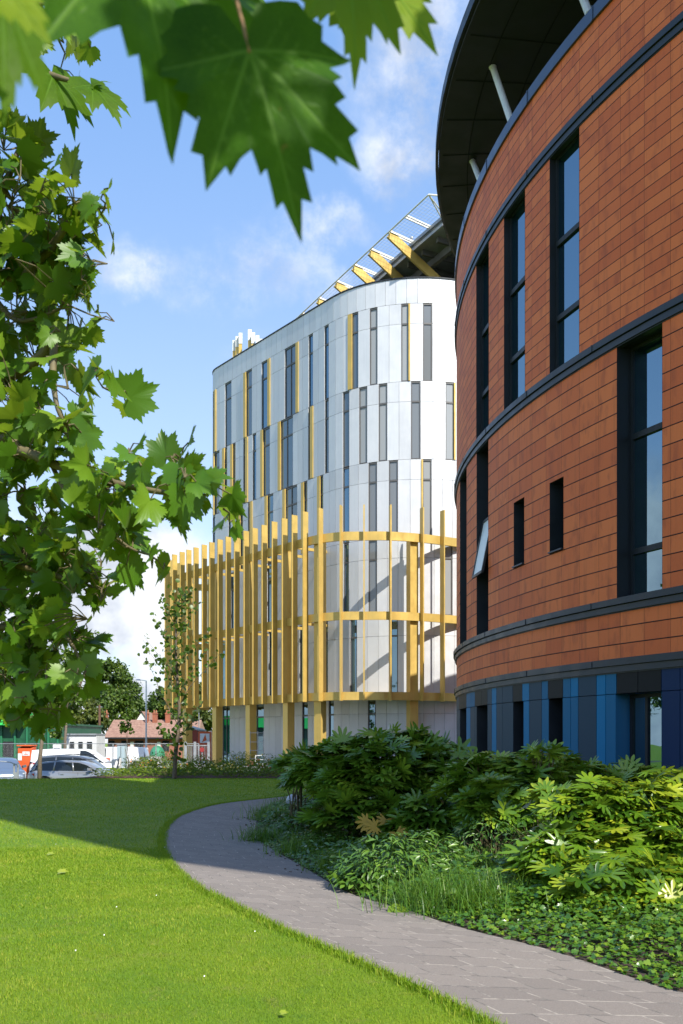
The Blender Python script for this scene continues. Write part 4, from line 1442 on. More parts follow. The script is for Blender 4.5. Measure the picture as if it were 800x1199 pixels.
for pts in (((292, 62, .80), (285, 30, .805), (272, -20, .82), (262, -80, .84)), ((268, 10, 1.6), (262, -10, 1.55), (262, -60, 1.4)), ((255, 42, 1.7), (262, 20, 1.65), (268, 5, 1.6))):
    m_ = MB(); m_.tube([W3(*p) for p in pts], .0016, 6)
    m_.build('leaf_stalk', mat_plain('leaf_stalk', (.30, .16, .06), .5), pt, smooth=True)
# two lone leaves on the thin upper-left twig
for a in ((108, 100, 147, 132, 3.2, 3.15, (.1, -.5, .8)), (62, 88, 98, 145, 3.25, 3.2, (.6, -.6, .3)), (105, 100, 128, 88, 3.2, 3.2, (.0, -.6, .7))):
    nl(*a, curl=.3, fold=.25, wid=.8, age=.2, seed=int(a[0]))


# ================================================================ shrubs beside the path
def shell_leaves(c, r, n, tmpl, size, tint=(.5, .2), up=.35, droop=.25, inner=.62, outn=.8, zmin=-.1, lumps=0, seed=0):
    c = np.array(c, float); r = np.array(r, float)
    rs = np.random.default_rng(seed + 5)
    d = norm(rs.normal(size=(n, 3)) + np.array([0, 0, .25]))
    d[:, 2] = np.where(d[:, 2] < zmin, -d[:, 2] * .6, d[:, 2])
    k = lumps or 9
    ld = norm(rs.normal(size=(k, 3)) + np.array([0, 0, .4])); la = rs.uniform(-.22, .22, k)
    lump = sum(la[i] * np.exp(-((1 - d @ ld[i]) / .18)) for i in range(k))
    rad = (inner + (1.06 - inner) * np.sqrt(rs.random(n))) * (1 + lump)
    p = c + d * r * rad[:, None]
    nr = norm(d * outn / r * r.mean() + np.array([0, 0, up]) + rs.normal(size=(n, 3)) * .28)
    tip = norm(np.cross(nr, rs.normal(size=(n, 3))) * .5 + d * np.array([1, 1, .3]) * .8 - np.array([0, 0, droop]))
    sz = size * rs.uniform(.65, 1.1, n)
    tv, tf = tmpl
    v, f = leaf_arrays(tv, tf, p, nr, tip, sz)
    t = np.repeat(np.clip(rs.normal(tint[0], tint[1], n), 0, 1), len(tf))
    return (v, f, t), p


def shrub(name, cat, label, base, blobs, tmpl, size, mat, tint=(.5, .22), group=None, stems=14, stemr=.012, **kw):
    root = thing(name, label, cat, base, group)
    ch = []; st = MB()
    for i, (c, r, n) in enumerate(blobs):
        tm = tmpl[i % len(tmpl)] if isinstance(tmpl, list) else tmpl
        (v, f, t), p = shell_leaves(c, r, n, tm, size, tint, seed=i * 17 + int(abs(c[0]) * 31), **kw)
        ch.append((v, f, t))
        for j in range(min(stems, len(p))):
            q_ = p[j]; b = np.array([c[0] + rng.normal() * .08, c[1] + rng.normal() * .08, float(gz(c[0], c[1])) - .02])
            mid = b * .45 + q_ * .55 + np.array([0, 0, .1 * abs(q_[2] - b[2])]) * .3
            mid[:2] = b[:2] * .7 + q_[:2] * .3
            st.tube([b, mid, q_], [stemr, stemr * .8, stemr * .45], 5, cap=False)
    np_mesh('foliage', ch, mat, root)
    st.build('stems', M['twig'], root)
    return root


def B(px, py, rx, ry, D, n, dep=None):
    """ellipsoid of leaves at distance D covering that much of the view"""
    sc = D / F
    return (tuple(W3(px, py, D)), (rx * sc, dep if dep else rx * sc * .8, ry * sc), n)


shrub('fatsia_shrub', 'shrub', 'tall spreading fatsia shrub with dark hand-shaped leaves at the path bend', (0, 15, 0),
      [B(440, 925, 75, 62, 14.2, 420), B(475, 880, 52, 24, 14.8, 200), B(385, 915, 48, 42, 14.6, 240), B(520, 920, 62, 48, 14.4, 300), B(430, 965, 60, 45, 13.6, 240), B(350, 895, 26, 16, 15.5, 60), B(560, 950, 50, 50, 13.6, 200), B(500, 975, 50, 45, 13.0, 190), B(415, 875, 30, 12, 14.4, 40)],
      [FATSIA, FATSIA7], .25, L['fatsia'], tint=(.45, .25), up=.9, droop=.1)
shrub('fatsia_shrub', 'shrub', 'mid-height fatsia shrub with pale new leaves on top, before the blue cladding', (2.4, 13, 0),
      [B(610, 925, 62, 34, 12.6, 240), B(575, 905, 38, 20, 12.9, 90), B(655, 905, 40, 20, 13.2, 110), B(635, 885, 18, 13, 12.4, 12), B(640, 960, 60, 40, 12.2, 200), B(720, 925, 60, 30, 13.4, 150), B(790, 930, 60, 30, 13.0, 150), B(590, 960, 50, 45, 12.0, 200), B(555, 925, 40, 35, 12.6, 130)],
      [FATSIA7, FATSIA], .23, L['fatsia'], tint=(.62, .24), up=.8, droop=.1)
shrub('fatsia_shrub', 'shrub', 'bright yellow-green sunlit fatsia shrub at the right edge of view', (3.0, 10, 0),
      [B(735, 955, 80, 42, 9.9, 330), B(690, 945, 62, 34, 9.8, 150), B(790, 940, 60, 40, 10.2, 200), B(720, 1010, 90, 45, 9.5, 300), B(800, 1010, 60, 60, 9.4, 200), B(680, 985, 55, 35, 9.6, 130), B(860, 980, 60, 70, 9.8, 120), B(725, 1045, 100, 45, 8.8, 380), B(655, 1020, 50, 48, 9.1, 220), B(790, 1065, 65, 42, 8.4, 240)],
      [FATSIA7, FATSIA], .20, L['fatsia_y'], tint=(.40, .30), up=.6, inner=.45)
shrub('laurel_shrub', 'shrub', 'low dark narrow-leaved evergreen shrub at the path edge before the tall fatsia', (.5, 9.9, 0),
      [B(458, 1018, 60, 38, 10.2, 900, .5), B(425, 1032, 34, 26, 10.1, 300, .3), B(500, 1000, 42, 32, 10.6, 380, .4)], [LANCE, OVAL], .125, L['dark'], tint=(.55, .22), up=.5, stems=10, stemr=.006)
shrub('hebe_shrub', 'shrub', 'dark small-leaved shrub on the inside of the path bend', (-.9, 15, 0),
      [B(365, 975, 38, 32, 15.4, 560), B(405, 985, 42, 36, 13.6, 620), B(335, 965, 26, 22, 17.5, 300), B(380, 945, 40, 25, 15.8, 380)], [OVAL, LANCE], .10, L['dark'], tint=(.5, .22), stems=8, stemr=.006)
shrub('twiggy_shrub', 'shrub', 'thin twiggy dark shrub with brown seed heads between the fatsias', (2.1, 12, 0),
      [B(575, 985, 46, 34, 11.6, 500), B(630, 1000, 40, 30, 11.2, 300)], [LANCE], .09, L['dark'], tint=(.35, .25), stems=50, stemr=.004)
# yellowed hanging leaf of the big fatsia
yl = thing('yellow_leaf_spray', 'yellow and orange fading fatsia leaves low on the tall shrub', 'leaves', (.7, 12.5, .6))
pp = np.array([W3(452, 960, 12.9), W3(440, 968, 12.5), W3(465, 975, 12.5), W3(430, 962, 12.6)]); k = len(pp)
v, f = leaf_arrays(*FATSIA, pp, np.tile([[0.1, -.8, .5]], (k, 1)), norm(np.array([[-.3, -.2, -.8], [-.9, -.1, -.2], [.5, -.2, -.8], [-.8, 0, -.5]])), np.full(k, .17))
np_mesh('foliage', [(v, f, np.full(len(f), .9))], mat_leaf('fading_leaf', (.3, .16, .01), (.42, .26, .015), (.5, .30, .02), .45, .3), yl)


def blades(pos, h, wd, lean, seed, bend=.5, segs=3):
    """grass blades: tapering bent strips"""
    rs = np.random.default_rng(seed); n = len(pos)
    a = rs.uniform(0, 2 * math.pi, n); d = np.stack([np.cos(a), np.sin(a), np.zeros(n)], 1)
    side = np.stack([-np.sin(a), np.cos(a), np.zeros(n)], 1)
    ln = lean * rs.uniform(.2, 1.0, n)
    rows = []
    for k in range(segs + 1):
        t = k / segs
        c = pos + d * (h * ln * t ** 1.7)[:, None] + np.array([0, 0, 1]) * (h * (t - .35 * ln * t ** 2))[:, None]
        hw = (wd * (1 - t) ** .7 / 2)[:, None]
        if k < segs: rows += [c - side * hw, c + side * hw]
        else: rows += [c]
    v = np.stack(rows, 1); m = v.shape[1]
    q = [(2 * k, 2 * k + 1, 2 * k + 3, 2 * k + 2) for k in range(segs - 1)]
    base = (np.arange(n) * m)
    tr = np.array([[2 * segs - 2, 2 * segs - 1, 2 * segs]])
    fq = (np.array(q)[None] + base[:, None, None]).reshape(-1, 4) if q else None
    ft = (tr[None] + base[:, None, None]).reshape(-1, 3)
    return v.reshape(-1, 3), fq, ft


def blade_object(name, pos, h, wd, lean, mat, tint, seed, segs=3, parent=None):
    v, fq, ft = blades(pos, h, wd, lean, seed, segs=segs)
    n = len(pos)
    ch = [(v, ft, tint)]
    if fq is not None: ch.append((np.zeros((0, 3)), fq - len(v), np.repeat(tint, segs - 1)))
    return np_mesh(name, ch, mat, parent)


def in_path(x, y, grow=0.0):
    """true where the point lies on the paving"""
    res = np.zeros(len(x), bool)
    poly = [(p.x, p.y) for p in Lw] + [(p.x, p.y) for p in Rw[::-1]]
    xs_, ys_ = zip(*poly); j = len(poly) - 1
    for i in range(len(poly)):
        cnd = ((ys_[i] > y) != (ys_[j] > y)) & (x < (xs_[j] - xs_[i]) * (y - ys_[i]) / ((ys_[j] - ys_[i]) or 1e-9) + xs_[i])
        res ^= cnd; j = i
    return res


pathL = np.array([(p.x, p.y) for p in Lw]); pathR = np.array([(p.x, p.y) for p in Rw])


def right_of_path(x, y):
    poly = [(p.x, p.y) for p in Rw] + [(p.x, p.y) for p in bedR[::-1]]
    res = np.zeros(len(x), bool); xs_, ys_ = zip(*poly); j = len(poly) - 1
    for i in range(len(poly)):
        cnd = ((ys_[i] > y) != (ys_[j] > y)) & (x < (xs_[j] - xs_[i]) * (y - ys_[i]) / ((ys_[j] - ys_[i]) or 1e-9) + xs_[i])
        res ^= cnd; j = i
    return res


# mown lawn blades, denser near the camera
def lawn_pts(n, y0, y1, power):
    u = rng.random(n)
    y = (y0 ** power + u * (y1 ** power - y0 ** power)) ** (1 / power)
    x = y * (rng.uniform(-.40, .37, n))
    return x, y


xs1, ys1 = lawn_pts(300000, 4.6, 14, .7)
xs2, ys2 = lawn_pts(190000, 9, 39, .5)
chx = np.concatenate([xs1, xs2]); chy = np.concatenate([ys1, ys2])
ok = ~in_path(chx, chy) & ~right_of_path(chx, chy)
chx, chy = chx[ok], chy[ok]
hgt = rng.uniform(.012, .034, len(chx)) * (1 + .025 * (chy - 6))
wdt = .0045 * (chy / 8) ** 1.1
cl1 = .8 * np.sin(chx * 7.3 + np.sin(chy * 5.1) * 2) * np.sin(chy * 6.1 + np.sin(chx * 4.2) * 2) * .5 + np.sin(chx * 3.1 + np.sin(chy * 2.3) * 1.5) * np.sin(chy * 2.7 + chx) * .5 + np.sin(chx * .9 + 2) * np.sin(chy * .8) * .4
tn = np.clip(.47 + .20 * cl1 + rng.normal(0, .17, len(chx)) + (rng.random(len(chx)) < .05) * .5, 0, 1)
g_ = blade_object('grass', np.stack([chx, chy, gz(chx, chy) - .003], 1), hgt * (1 + .25 * cl1), wdt, np.full(len(chx), .9), L['grass'], tn, 3, segs=2)
tag(g_, 'short mown bright green lawn grass beside the curving path', 'grass', kind='stuff')
# ragged fringe over the path edge
k = 26000
ii = rng.uniform(0, len(pathL) - 1.01, k); i0 = ii.astype(int); fr_ = (ii - i0)[:, None]
pe = pathL[i0] * (1 - fr_) + pathL[i0 + 1] * fr_
pe = pe + rng.normal(0, .035, (k, 2)) + np.array([-.03, -.02])
g_ = blade_object('grass_fringe', np.column_stack([pe, gz(pe[:, 0], pe[:, 1])]), rng.uniform(.03, .075, k), np.full(k, .006), np.full(k, 1.0), L['grass'], np.clip(rng.normal(.4, .25, k), 0, 1), 5, segs=2)
tag(g_, 'longer grass fringe leaning over the left edge of the paving', 'grass', kind='stuff')

# tufted sedge right of the path
def tuft(px, py, D, n, rad, h, label, seed, col=.45):
    c = G(px, py) if D is None else Vector(((px - CX) / F * D, D, 0))
    root = thing('sedge_tuft', label, 'grass clump', c, 'sedge clumps by the path')
    rs = np.random.default_rng(seed)
    p = np.stack([c.x + rs.normal(0, rad * .5, n), c.y + rs.normal(0, rad * .5, n), np.zeros(n)], 1)
    blade_object('blades', p, rs.uniform(.5, 1.25, n) * h, rs.uniform(.006, .012, n), rs.uniform(.8, 1.8, n), L['sedge'], np.clip(rs.normal(col, .25, n), 0, 1), seed, segs=4, parent=root)


tuft(520, 1062, None, 900, .55, .42, 'large arching green sedge clump right of the low dark shrub', 1)
tuft(575, 1066, None, 900, .55, .40, 'green sedge clump beside the ivy mat', 2, .5)
tuft(620, 1060, None, 600, .5, .36, 'sedge clump under the bright fatsia', 3, .4)
tuft(398, 1020, None, 700, .3, .30, 'fine low grass clump between the two dark shrubs at the path', 4, .55)
tuft(360, 1000, None, 500, .45, .34, 'arching sedge clump at the inside of the bend', 5, .5)
tuft(322, 960, None, 600, .5, .42, 'pale arching sedge clump beside the grey globe light', 6, .6)
tuft(312, 985, None, 500, .4, .30, 'dark green sedge clump at the narrowest part of the path', 7, .35)
tuft(345, 945, None, 500, .5, .45, 'furthest sedge clump where the path turns away', 8, .5)
tuft(560, 1030, None, 500, .45, .40, 'sedge clump behind the front clumps', 9, .35)
# broad bright dock leaf at the path edge
dl = thing('broad_leaf_weed', 'pair of broad bright green leaves lying on the path edge', 'plant', G(480, 1062))
pp = np.array([G(478, 1064, .03), G(484, 1060, .05), G(520, 1046, .16)]); k = 3
v, f = leaf_arrays(*ROUND, pp, np.array([[0, -.4, .9], [.2, -.4, .9], [0, -.5, .8]]), norm(np.array([[-.8, -.4, 0], [.9, -.2, .1], [.5, -.6, .2]])), np.array([.22, .20, .16]))
np_mesh('foliage', [(v, f, np.full(len(f), .85))], L['ivy'], dl)

# ivy / ground cover stuff under and before the fatsia
def cover(name, label, region, n, tmpl, size, mat, zfun, tint, seed):
    rs = np.random.default_rng(seed)
    x, y = region(rs, n)
    ok = right_of_path(x, y) if name != 'free' else np.ones(len(x), bool)
    x, y = x[ok], y[ok]; n = len(x)
    z = zfun(x, y, rs)
    nr = norm(np.stack([rs.normal(0, .35, n), -.25 + rs.normal(0, .35, n), np.full(n, .85)], 1))
    tip = norm(rs.normal(size=(n, 3)) * np.array([1, 1, .15]) + np.array([0, -.3, -.1]))
    tv, tf = tmpl
    v, f = leaf_arrays(tv, tf, np.stack([x, y, z], 1), nr, tip, size * rs.uniform(.5, 1.15, n))
    o = np_mesh(name, [(v, f, np.repeat(np.clip(rs.normal(tint, .24, n), 0, 1), len(tf)))], mat)
    tag(o, label, 'ground cover', kind='stuff')
    return o


def near_edge(rs, n, i0=0, i1=48, w=1.5):
    ii = rs.uniform(i0, i1, n); a = ii.astype(int); f = (ii - a)[:, None]
    p = pathR[a] * (1 - f) + pathR[a + 1] * f
    q = np.array([(b.x, b.y) for b in bedR]); q = q[a] * (1 - f) + q[a + 1] * f
    d = norm(q - p); off = rs.random(n)[:, None] ** .8 * w - .03
    r = p + d * off + rs.normal(0, .03, (n, 2))
    return r[:, 0], r[:, 1]


def edged(x, y):
    d = np.min(np.hypot(x[:, None] - pathR[None, :, 0], y[:, None] - pathR[None, :, 1]), axis=1)
    return d


cover('ivy_ground_cover', 'glossy ivy and round-leaved ground cover along the right edge of the path', lambda rs, n: near_edge(rs, n, 0, 50, 2.4), 32000, IVY, .052, L['ivy'],
      lambda x, y, rs: .02 + np.clip(edged(x, y) * .26, 0, .22) * rs.uniform(.30, 1.0, len(x)) + .05 * np.sin(x * 5) * np.sin(y * 6) * np.clip(edged(x, y), 0, 1), .50, 1)
cover('bushy_ground_cover', 'low leafy ground cover filling the shaded bed', lambda rs, n: near_edge(rs, n, 44, 100, 3.2), 16000, OVAL, .085, L['dark'],
      lambda x, y, rs: .02 + np.clip(edged(x, y) * .30, 0, .34) * rs.uniform(.3, 1.0, len(x)), .45, 2)
xs3 = rng.uniform(0, 1, 1)
cover('ground_cover_by_wall', 'low dark ground cover at the foot of the blue cladding', lambda rs, n: (rs.uniform(-.5, 6, n), rs.uniform(9, 24, n)), 16000, OVAL, .10, L['dark'],
      lambda x, y, rs: rs.uniform(.03, .32, len(x)), .4, 3)

# globe light among the shrubs
gl = thing('bollard_light', 'grey frosted globe light low among shrubs at the path bend', 'garden light', W3(343, 952, 18.6))
c = W3(343, 938, 18.6); m_ = MB(); m_.ball((c.x, c.y, c.z), .13, 16, 12); m_.build('globe', mat_plain('frosted_globe', (.34, .36, .40), .25), gl, smooth=True)
m_ = MB(); m_.tube([(c.x, c.y, -.02), (c.x, c.y, c.z - .11)], .04, 10); m_.tube([(c.x, c.y, c.z - .16), (c.x, c.y, c.z - .09)], .08, 12); m_.build('post', M['dark'], gl, smooth=False)

# fallen leaves, daisies
for i, (px, py, sz) in enumerate(((70, 1021, .11), (57, 1000, .09), (330, 1186, .04))):
    p = G(px, py, .03)
    v, f = leaf_arrays(*PLANE, np.array([p]), np.array([[.1, -.2, .9]]), np.array([[.9, .2, .1]]), np.array([sz]))
    o = np_mesh('fallen_leaf', [(v, f, np.full(len(f), .9))], L['fatsia_y'])
    tag(o, ['pale dry star-shaped leaf lying on the sunny lawn', 'narrow curled fallen leaf on the lawn near the shadow edge', 'tiny fallen leaf on the lawn at the bottom of view'][i], 'leaf')
fl_ = MB(); rs = np.random.default_rng(8)
for i in range(12):
    y = rs.uniform(5.2, 15); x = y * rs.uniform(-.36, .1)
    if in_path(np.array([x]), np.array([y]))[0]: continue
    r = .005
    for k in range(1):
        fl_.face([(x + r * math.cos(a), y + r * math.sin(a), .045 + .004 * math.sin(a)) for a in np.linspace(0, 2 * math.pi, 9)[:-1]])
tag(fl_.build('daisies', M['white_metal']), 'tiny white daisies dotted over the lawn', 'flowers', kind='stuff')
db = MB()
for i in range(60):
    j = rs.integers(30, 75); p = pathR[j] + (pathL[j] - pathR[j]) * abs(rs.normal(0, .09)); r = rs.uniform(.012, .028); a0_ = rs.uniform(0, 6)
    db.face([(p[0] + r * math.cos(a0_ + a) * (1 + .5 * math.sin(2 * a)), p[1] + r * math.sin(a0_ + a), .018 + .012 * math.sin(a * 2 + 1)) for a in np.linspace(0, 2 * math.pi, 7)[:-1]])
tag(db.build('leaf_litter', M['bark']), 'small dry leaf bits along the right path edge', 'leaf litter', kind='stuff')

# ================================================================ border between lawn and building
rs = np.random.default_rng(21)
bed_spots = []
names = ['low yellow-green border bush', 'rose bush with orange flowers', 'small dark border bush', 'loose olive border bush']
where = ['left of the thin young tree', 'at the foot of the young tree', 'before the second gold column', 'before the third gold column', 'behind the silver estate car bonnet', 'nearest the gravel mulch',
         'right of the young tree', 'in the middle of the border', 'by the steel fence posts', 'at the border front left', 'at the border back left', 'at the right end of the border', 'below the glass doors', 'beside the white steps', 'behind the front row', 'before the leftmost gold column']
flower = mat_plain('orange_rose', (.75, .28, .06), .5); flower_y = mat_plain('yellow_rose', (.75, .55, .08), .5)
for i in range(16):
    px = 156 + i * 11.4 + rs.uniform(-3, 3); D = rs.uniform(40, 46); hgt_ = rs.uniform(.45, .85)
    x = (px - CX) / F * D; z = float(gz(x, D)) + .1
    sh = shrub('border_bush', 'bush', f'{names[i % 4]} {where[i]}', (x, D, z), [((x, D, z + hgt_ * .45), (rs.uniform(.6, 1.0), .6, hgt_ * .75), 420)], [OVAL, ROUND], .10 + .03 * (i % 2), L['bed'], tint=(.5 + .12 * ((i % 3) - 1), .25), group='bushes in the border', stems=10, stemr=.008)
    if i % 4 == 1 or i in (10, 12):
        fm = MB()
        for k in range(14): fm.ball((x + rs.normal(0, .45), D - .45 + rs.normal(0, .15), z + hgt_ * rs.uniform(.5, 1.15)), .04, 6, 4)
        fm.build('flowers', flower if i % 2 else flower_y, sh)
def bc(rs, n): return rs.uniform(-10.2, -.8, n), rs.uniform(39.1, 46, n)
_rop = right_of_path
right_of_path = lambda x, y: np.ones(len(x), bool)
cover('border_ground_cover', 'low mixed green planting across the border behind the lawn', bc, 7000, OVAL, .16, L['bed'], lambda x, y, rs: gz(x, y) + rs.uniform(.08, .42, len(x)), .45, 9)
right_of_path = _rop


# ================================================================ trees
def leafy_tree(name, label, base, trunk_h, trunk_r, blobs, leaf, n_per, mat, group=None, limbs=6, tmpl=DIAMOND, tint=(.5, .2), cat='tree', inner=.35):
    root = thing(name, label, cat, base, group)
    bx, by, bz = base
    m = MB(); top = (bx + rng.normal() * .2, by, bz + trunk_h)
    m.tube([(bx, by, bz - .1), (bx + .02, by, bz + trunk_h * .5), top], [trunk_r, trunk_r * .8, trunk_r * .55], 9)
    for c, r, k in blobs[:limbs + 6]:
        mid = ((top[0] + c[0]) / 2, (top[1] + c[1]) / 2, top[2] + (c[2] - top[2]) * .4)
        st_ = (bx, by, bz + trunk_h * rng.uniform(.55, .95))
        m.tube([st_, mid, c], [trunk_r * .4, trunk_r * .25, trunk_r * .08], 6)
    m.build('trunk', M['bark'], root, smooth=True)
    ch = []
    for c, r, k in blobs:
        n = int(n_per * k); c = np.array(c); r = np.array(r)
        # sub-clumps inside each lobe
        kc = max(5, int(n / 90)); d = norm(rng.normal(size=(kc, 3))) * (inner + (1 - inner) * rng.random((kc, 1)) ** .4); cc_ = c + d * r
        which = rng.integers(0, kc, n)
        q = norm(rng.normal(size=(n, 3))) * rng.random((n, 1)) ** .45
        p = cc_[which] + q * r.mean() * .36
        nr = norm(q + d[which] * .6 + np.array([0, 0, .5]) + rng.normal(size=(n, 3)) * .3)
        tp = norm(rng.normal(size=(n, 3)) + np.array([0, 0, -.3]))
        cl_t = rng.normal(0, .10, kc)[which]
        v, f = leaf_arrays(*tmpl, p, nr, tp, leaf * rng.uniform(.6, 1.2, n))
        ch.append((v, f, np.repeat(np.clip(tint[0] + cl_t + rng.normal(0, tint[1], n), 0, 1), len(tmpl[1]))))
    np_mesh('crown', ch, mat, root)
    return root


def TB(px, py, rx, ry, D, k=1.0, dep=None):
    sc = D / F
    return (tuple(W3(px, py, D)), (rx * sc, dep or rx * sc * .9, ry * sc), k)


# far trees
leafy_tree('broadleaf_tree', 'large rounded dark green tree behind the brown roofed bungalow', (-33, 140, -.95), 5.5, .4,
           [TB(130, 800, 22, 24, 140, 1.2), TB(115, 815, 16, 20, 139), TB(148, 815, 18, 22, 138, 1.1), TB(132, 830, 30, 22, 137, 1.2), TB(125, 786, 12, 12, 140, .6), TB(158, 830, 12, 16, 138, .7)], .50, 2600, L['tree_a'])
leafy_tree('broadleaf_tree', 'smaller rounded tree between the big tree and the gold fin screen', (-26, 150, -.95), 3.5, .3,
           [TB(186, 822, 13, 15, 150), TB(178, 836, 14, 14, 148), TB(198, 838, 12, 16, 149), TB(190, 812, 7, 7, 150, .4)], .52, 1600, L['tree_a'], tint=(.38, .2))
leafy_tree('broadleaf_tree', 'tree seen under the raised gold screen behind the red shed', (-22, 145, -.95), 3.5, .3,
           [TB(222, 838, 18, 20, 146, 1.2), TB(208, 825, 12, 14, 147, .8), TB(240, 832, 16, 22, 146, 1.2), TB(228, 812, 14, 14, 150), TB(252, 845, 14, 16, 145), TB(212, 845, 16, 12, 144)], .52, 1600, L['tree_b'], tint=(.45, .2))
leafy_tree('broadleaf_tree', 'olive green bushy tree left of the bungalow', (-25, 92, -.95), 2.5, .25,
           [TB(95, 835, 22, 24, 92, 1.3), TB(78, 815, 18, 22, 93), TB(108, 848, 16, 16, 91), TB(70, 845, 16, 18, 92)], .34, 2200, L['tree_b'], tint=(.5, .22))
leafy_tree('broadleaf_tree', 'dark tree behind the green shed at the left edge', (-34, 100, -.95), 3.0, .3,
           [TB(40, 805, 26, 26, 100, 1.2), TB(12, 800, 24, 26, 101, 1.2), TB(60, 822, 20, 20, 99), TB(-25, 800, 26, 30, 101)], .36, 1800, L['tree_a'], tint=(.4, .2))
leafy_tree('broadleaf_tree', 'tree further left beyond the picture edge', (-48, 100, -.95), 4.0, .3,
           [TB(-70, 790, 40, 36, 100, 1.2), TB(-140, 780, 50, 40, 102, 1.4)], .42, 1800, L['tree_a'])
for i, (x_, y_, hh, lb) in enumerate(((-46, 36, 15, 'tall tree west of the lawn, nearest of three off the left side'), (-52, 50, 17, 'tall tree west of the lawn, middle of three off the left side'), (-44, 22, 12, 'shorter tree west of the lawn, nearest the viewer off the left side'), (-50, 8, 13, 'tree level with the viewer off the left side'))):
    leafy_tree('broadleaf_tree', lb, (x_, y_, -.9), hh * .35, .3, [((x_, y_, hh * .65), (3.8, 3.8, hh * .33), 1), ((x_ + 2.5, y_ + 2, hh * .5), (2.6, 2.6, hh * .25), .7), ((x_ - 2, y_ - 2.5, hh * .5), (2.8, 2.8, hh * .27), .7)], .45, 1800, L['tree_a'])
# street tree with slim trunk, its crown behind the plane leaves
leafy_tree('street_tree', 'slim young tree on the lawn crest before the parked estate cars', (-14.0, 45.5, -.98), 3.2, .12,
           [TB(50, 838, 24, 14, 45.5, .8), TB(30, 822, 22, 18, 45.5, .9), TB(72, 825, 22, 20, 45.5, 1), TB(50, 800, 26, 22, 45.5, 1), TB(66, 855, 14, 8, 45.5, .3), TB(60, 775, 22, 18, 45.5, .7)], .17, 700, L['young'], tmpl=ROUND, tint=(.55, .22))
# taller sparse tree with visible twigs, top left of the yard
leafy_tree('street_tree', 'thin leaved tree whose twigs rise above the hedge left of centre', (-17.5, 62, -.98), 4.0, .12,
           [TB(85, 775, 22, 26, 62, .28), TB(105, 765, 16, 18, 62, .15), TB(65, 790, 20, 24, 62, .3), TB(112, 745, 10, 12, 62, .05)], .18, 500, L['young'], tmpl=ROUND)
# staked sapling
leafy_tree('sapling', 'tiny staked sapling in the border before the white pick-up', (-9.9, 45.6, -.2), 1.3, .025,
           [TB(150, 850, 13, 9, 45.6, .5), TB(150, 838, 8, 10, 45.6, .35), TB(150, 822, 5, 10, 45.6, .15)], .15, 300, L['young'], tmpl=ROUND, tint=(.35, .2), inner=.2)


# young tree before the gold screen: real branching
yt = thing('young_tree', 'slender young tree with sparse crown standing before the gold fin screen', 'tree', (W3(204, 912, 38.6).x, 38.6, 0))
m_ = MB(); x0 = W3(204, 912, 38.6).x
trunk = [Vector((x0, 38.6, -.05)), W3(206, 880, 38.6), W3(210, 840, 38.6), W3(208, 800, 38.6), W3(206, 760, 38.6), W3(207, 725, 38.6), W3(212, 692, 38.6)]
tc_ = catmull(trunk, 5); m_.tube(tc_, [.085 * (1 - .9 * i / (len(tc_) - 1)) + .008 for i in range(len(tc_))], 8)
BR = [((209, 850), (190, 815), (180, 790), (168, 768)), ((208, 810), (196, 790), (186, 778), (172, 760)), ((209, 830), (222, 805), (240, 785), (258, 765)), ((207, 790), (215, 770), (228, 758), (245, 742)),
      ((206, 770), (196, 752), (190, 738), (178, 722)), ((207, 745), (214, 735), (222, 722), (230, 705)), ((207, 735), (200, 722), (196, 712), (190, 700)), ((208, 800), (198, 780), (190, 772), (168, 745)),
      ((210, 862), (222, 850), (228, 840), (232, 825)), ((209, 872), (200, 862), (192, 858), (186, 850)), ((207, 720), (212, 710), (218, 700), (224, 692)), ((208, 815), (220, 795), (232, 775), (238, 755))]
lp, ltp = [], []
for b in BR:
    dz = rng.uniform(-1.0, 1.0)
    pts = [W3(px, py, 38.6 + dz * i / 3) for i, (px, py) in enumerate(b)]
    c = catmull(pts, 5); m_.tube(c, [.022 * (1 - .85 * i / (len(c) - 1)) for i in range(len(c))], 5)
    for k in range(34):
        i = rng.integers(4, len(c)); q = np.array(c[i]) + rng.normal(0, .10, 3); lp.append(q)
for k in range(360):
    i = rng.integers(4, len(tc_)); lp.append(np.array(tc_[i]) + rng.normal(0, .20, 3) * np.array([1, 1, 1.2]))
m_.build('trunk', M['bark'], yt, smooth=True)
lp = np.array(lp); n = len(lp)
v, f = leaf_arrays(*ROUND, lp, norm(rng.normal(size=(n, 3)) + np.array([.3, -.6, .6])), norm(rng.normal(size=(n, 3)) + np.array([0, 0, -.4])), rng.uniform(.12, .22, n))
np_mesh('crown', [(v, f, np.repeat(np.clip(rng.normal(.42, .22, n), 0, 1), len(ROUND[1])))], L['young'], yt)

# ================================================================ car park and yard
def paint(name, col, metal=.6, rough=.28):
    m, h, bs, out = new_mat(name)
    bs.inputs['Base Color'].default_value = (*col, 1); bs.inputs['Metallic'].default_value = metal
    bs.inputs['Roughness'].default_value = rough; bs.inputs['Coat Weight'].default_value = .8; bs.inputs['Coat Roughness'].default_value = .06
    return m


tyre = mat_plain('tyre_rubber', (.02, .02, .02), .8); rim_m = mat_plain('alloy_rim', (.5, .5, .52), .3, .8)
red_l = mat_plain('red_lamp_lens', (.45, .02, .02), .15); lamp_l = mat_plain('clear_lamp_lens', (.75, .77, .8), .1)
carglass = glass('car_glass', (.012, .016, .018), .02, 1.6)


def spline(xs_, tbl):
    a, b = zip(*tbl); return np.interp(xs_, a, b)


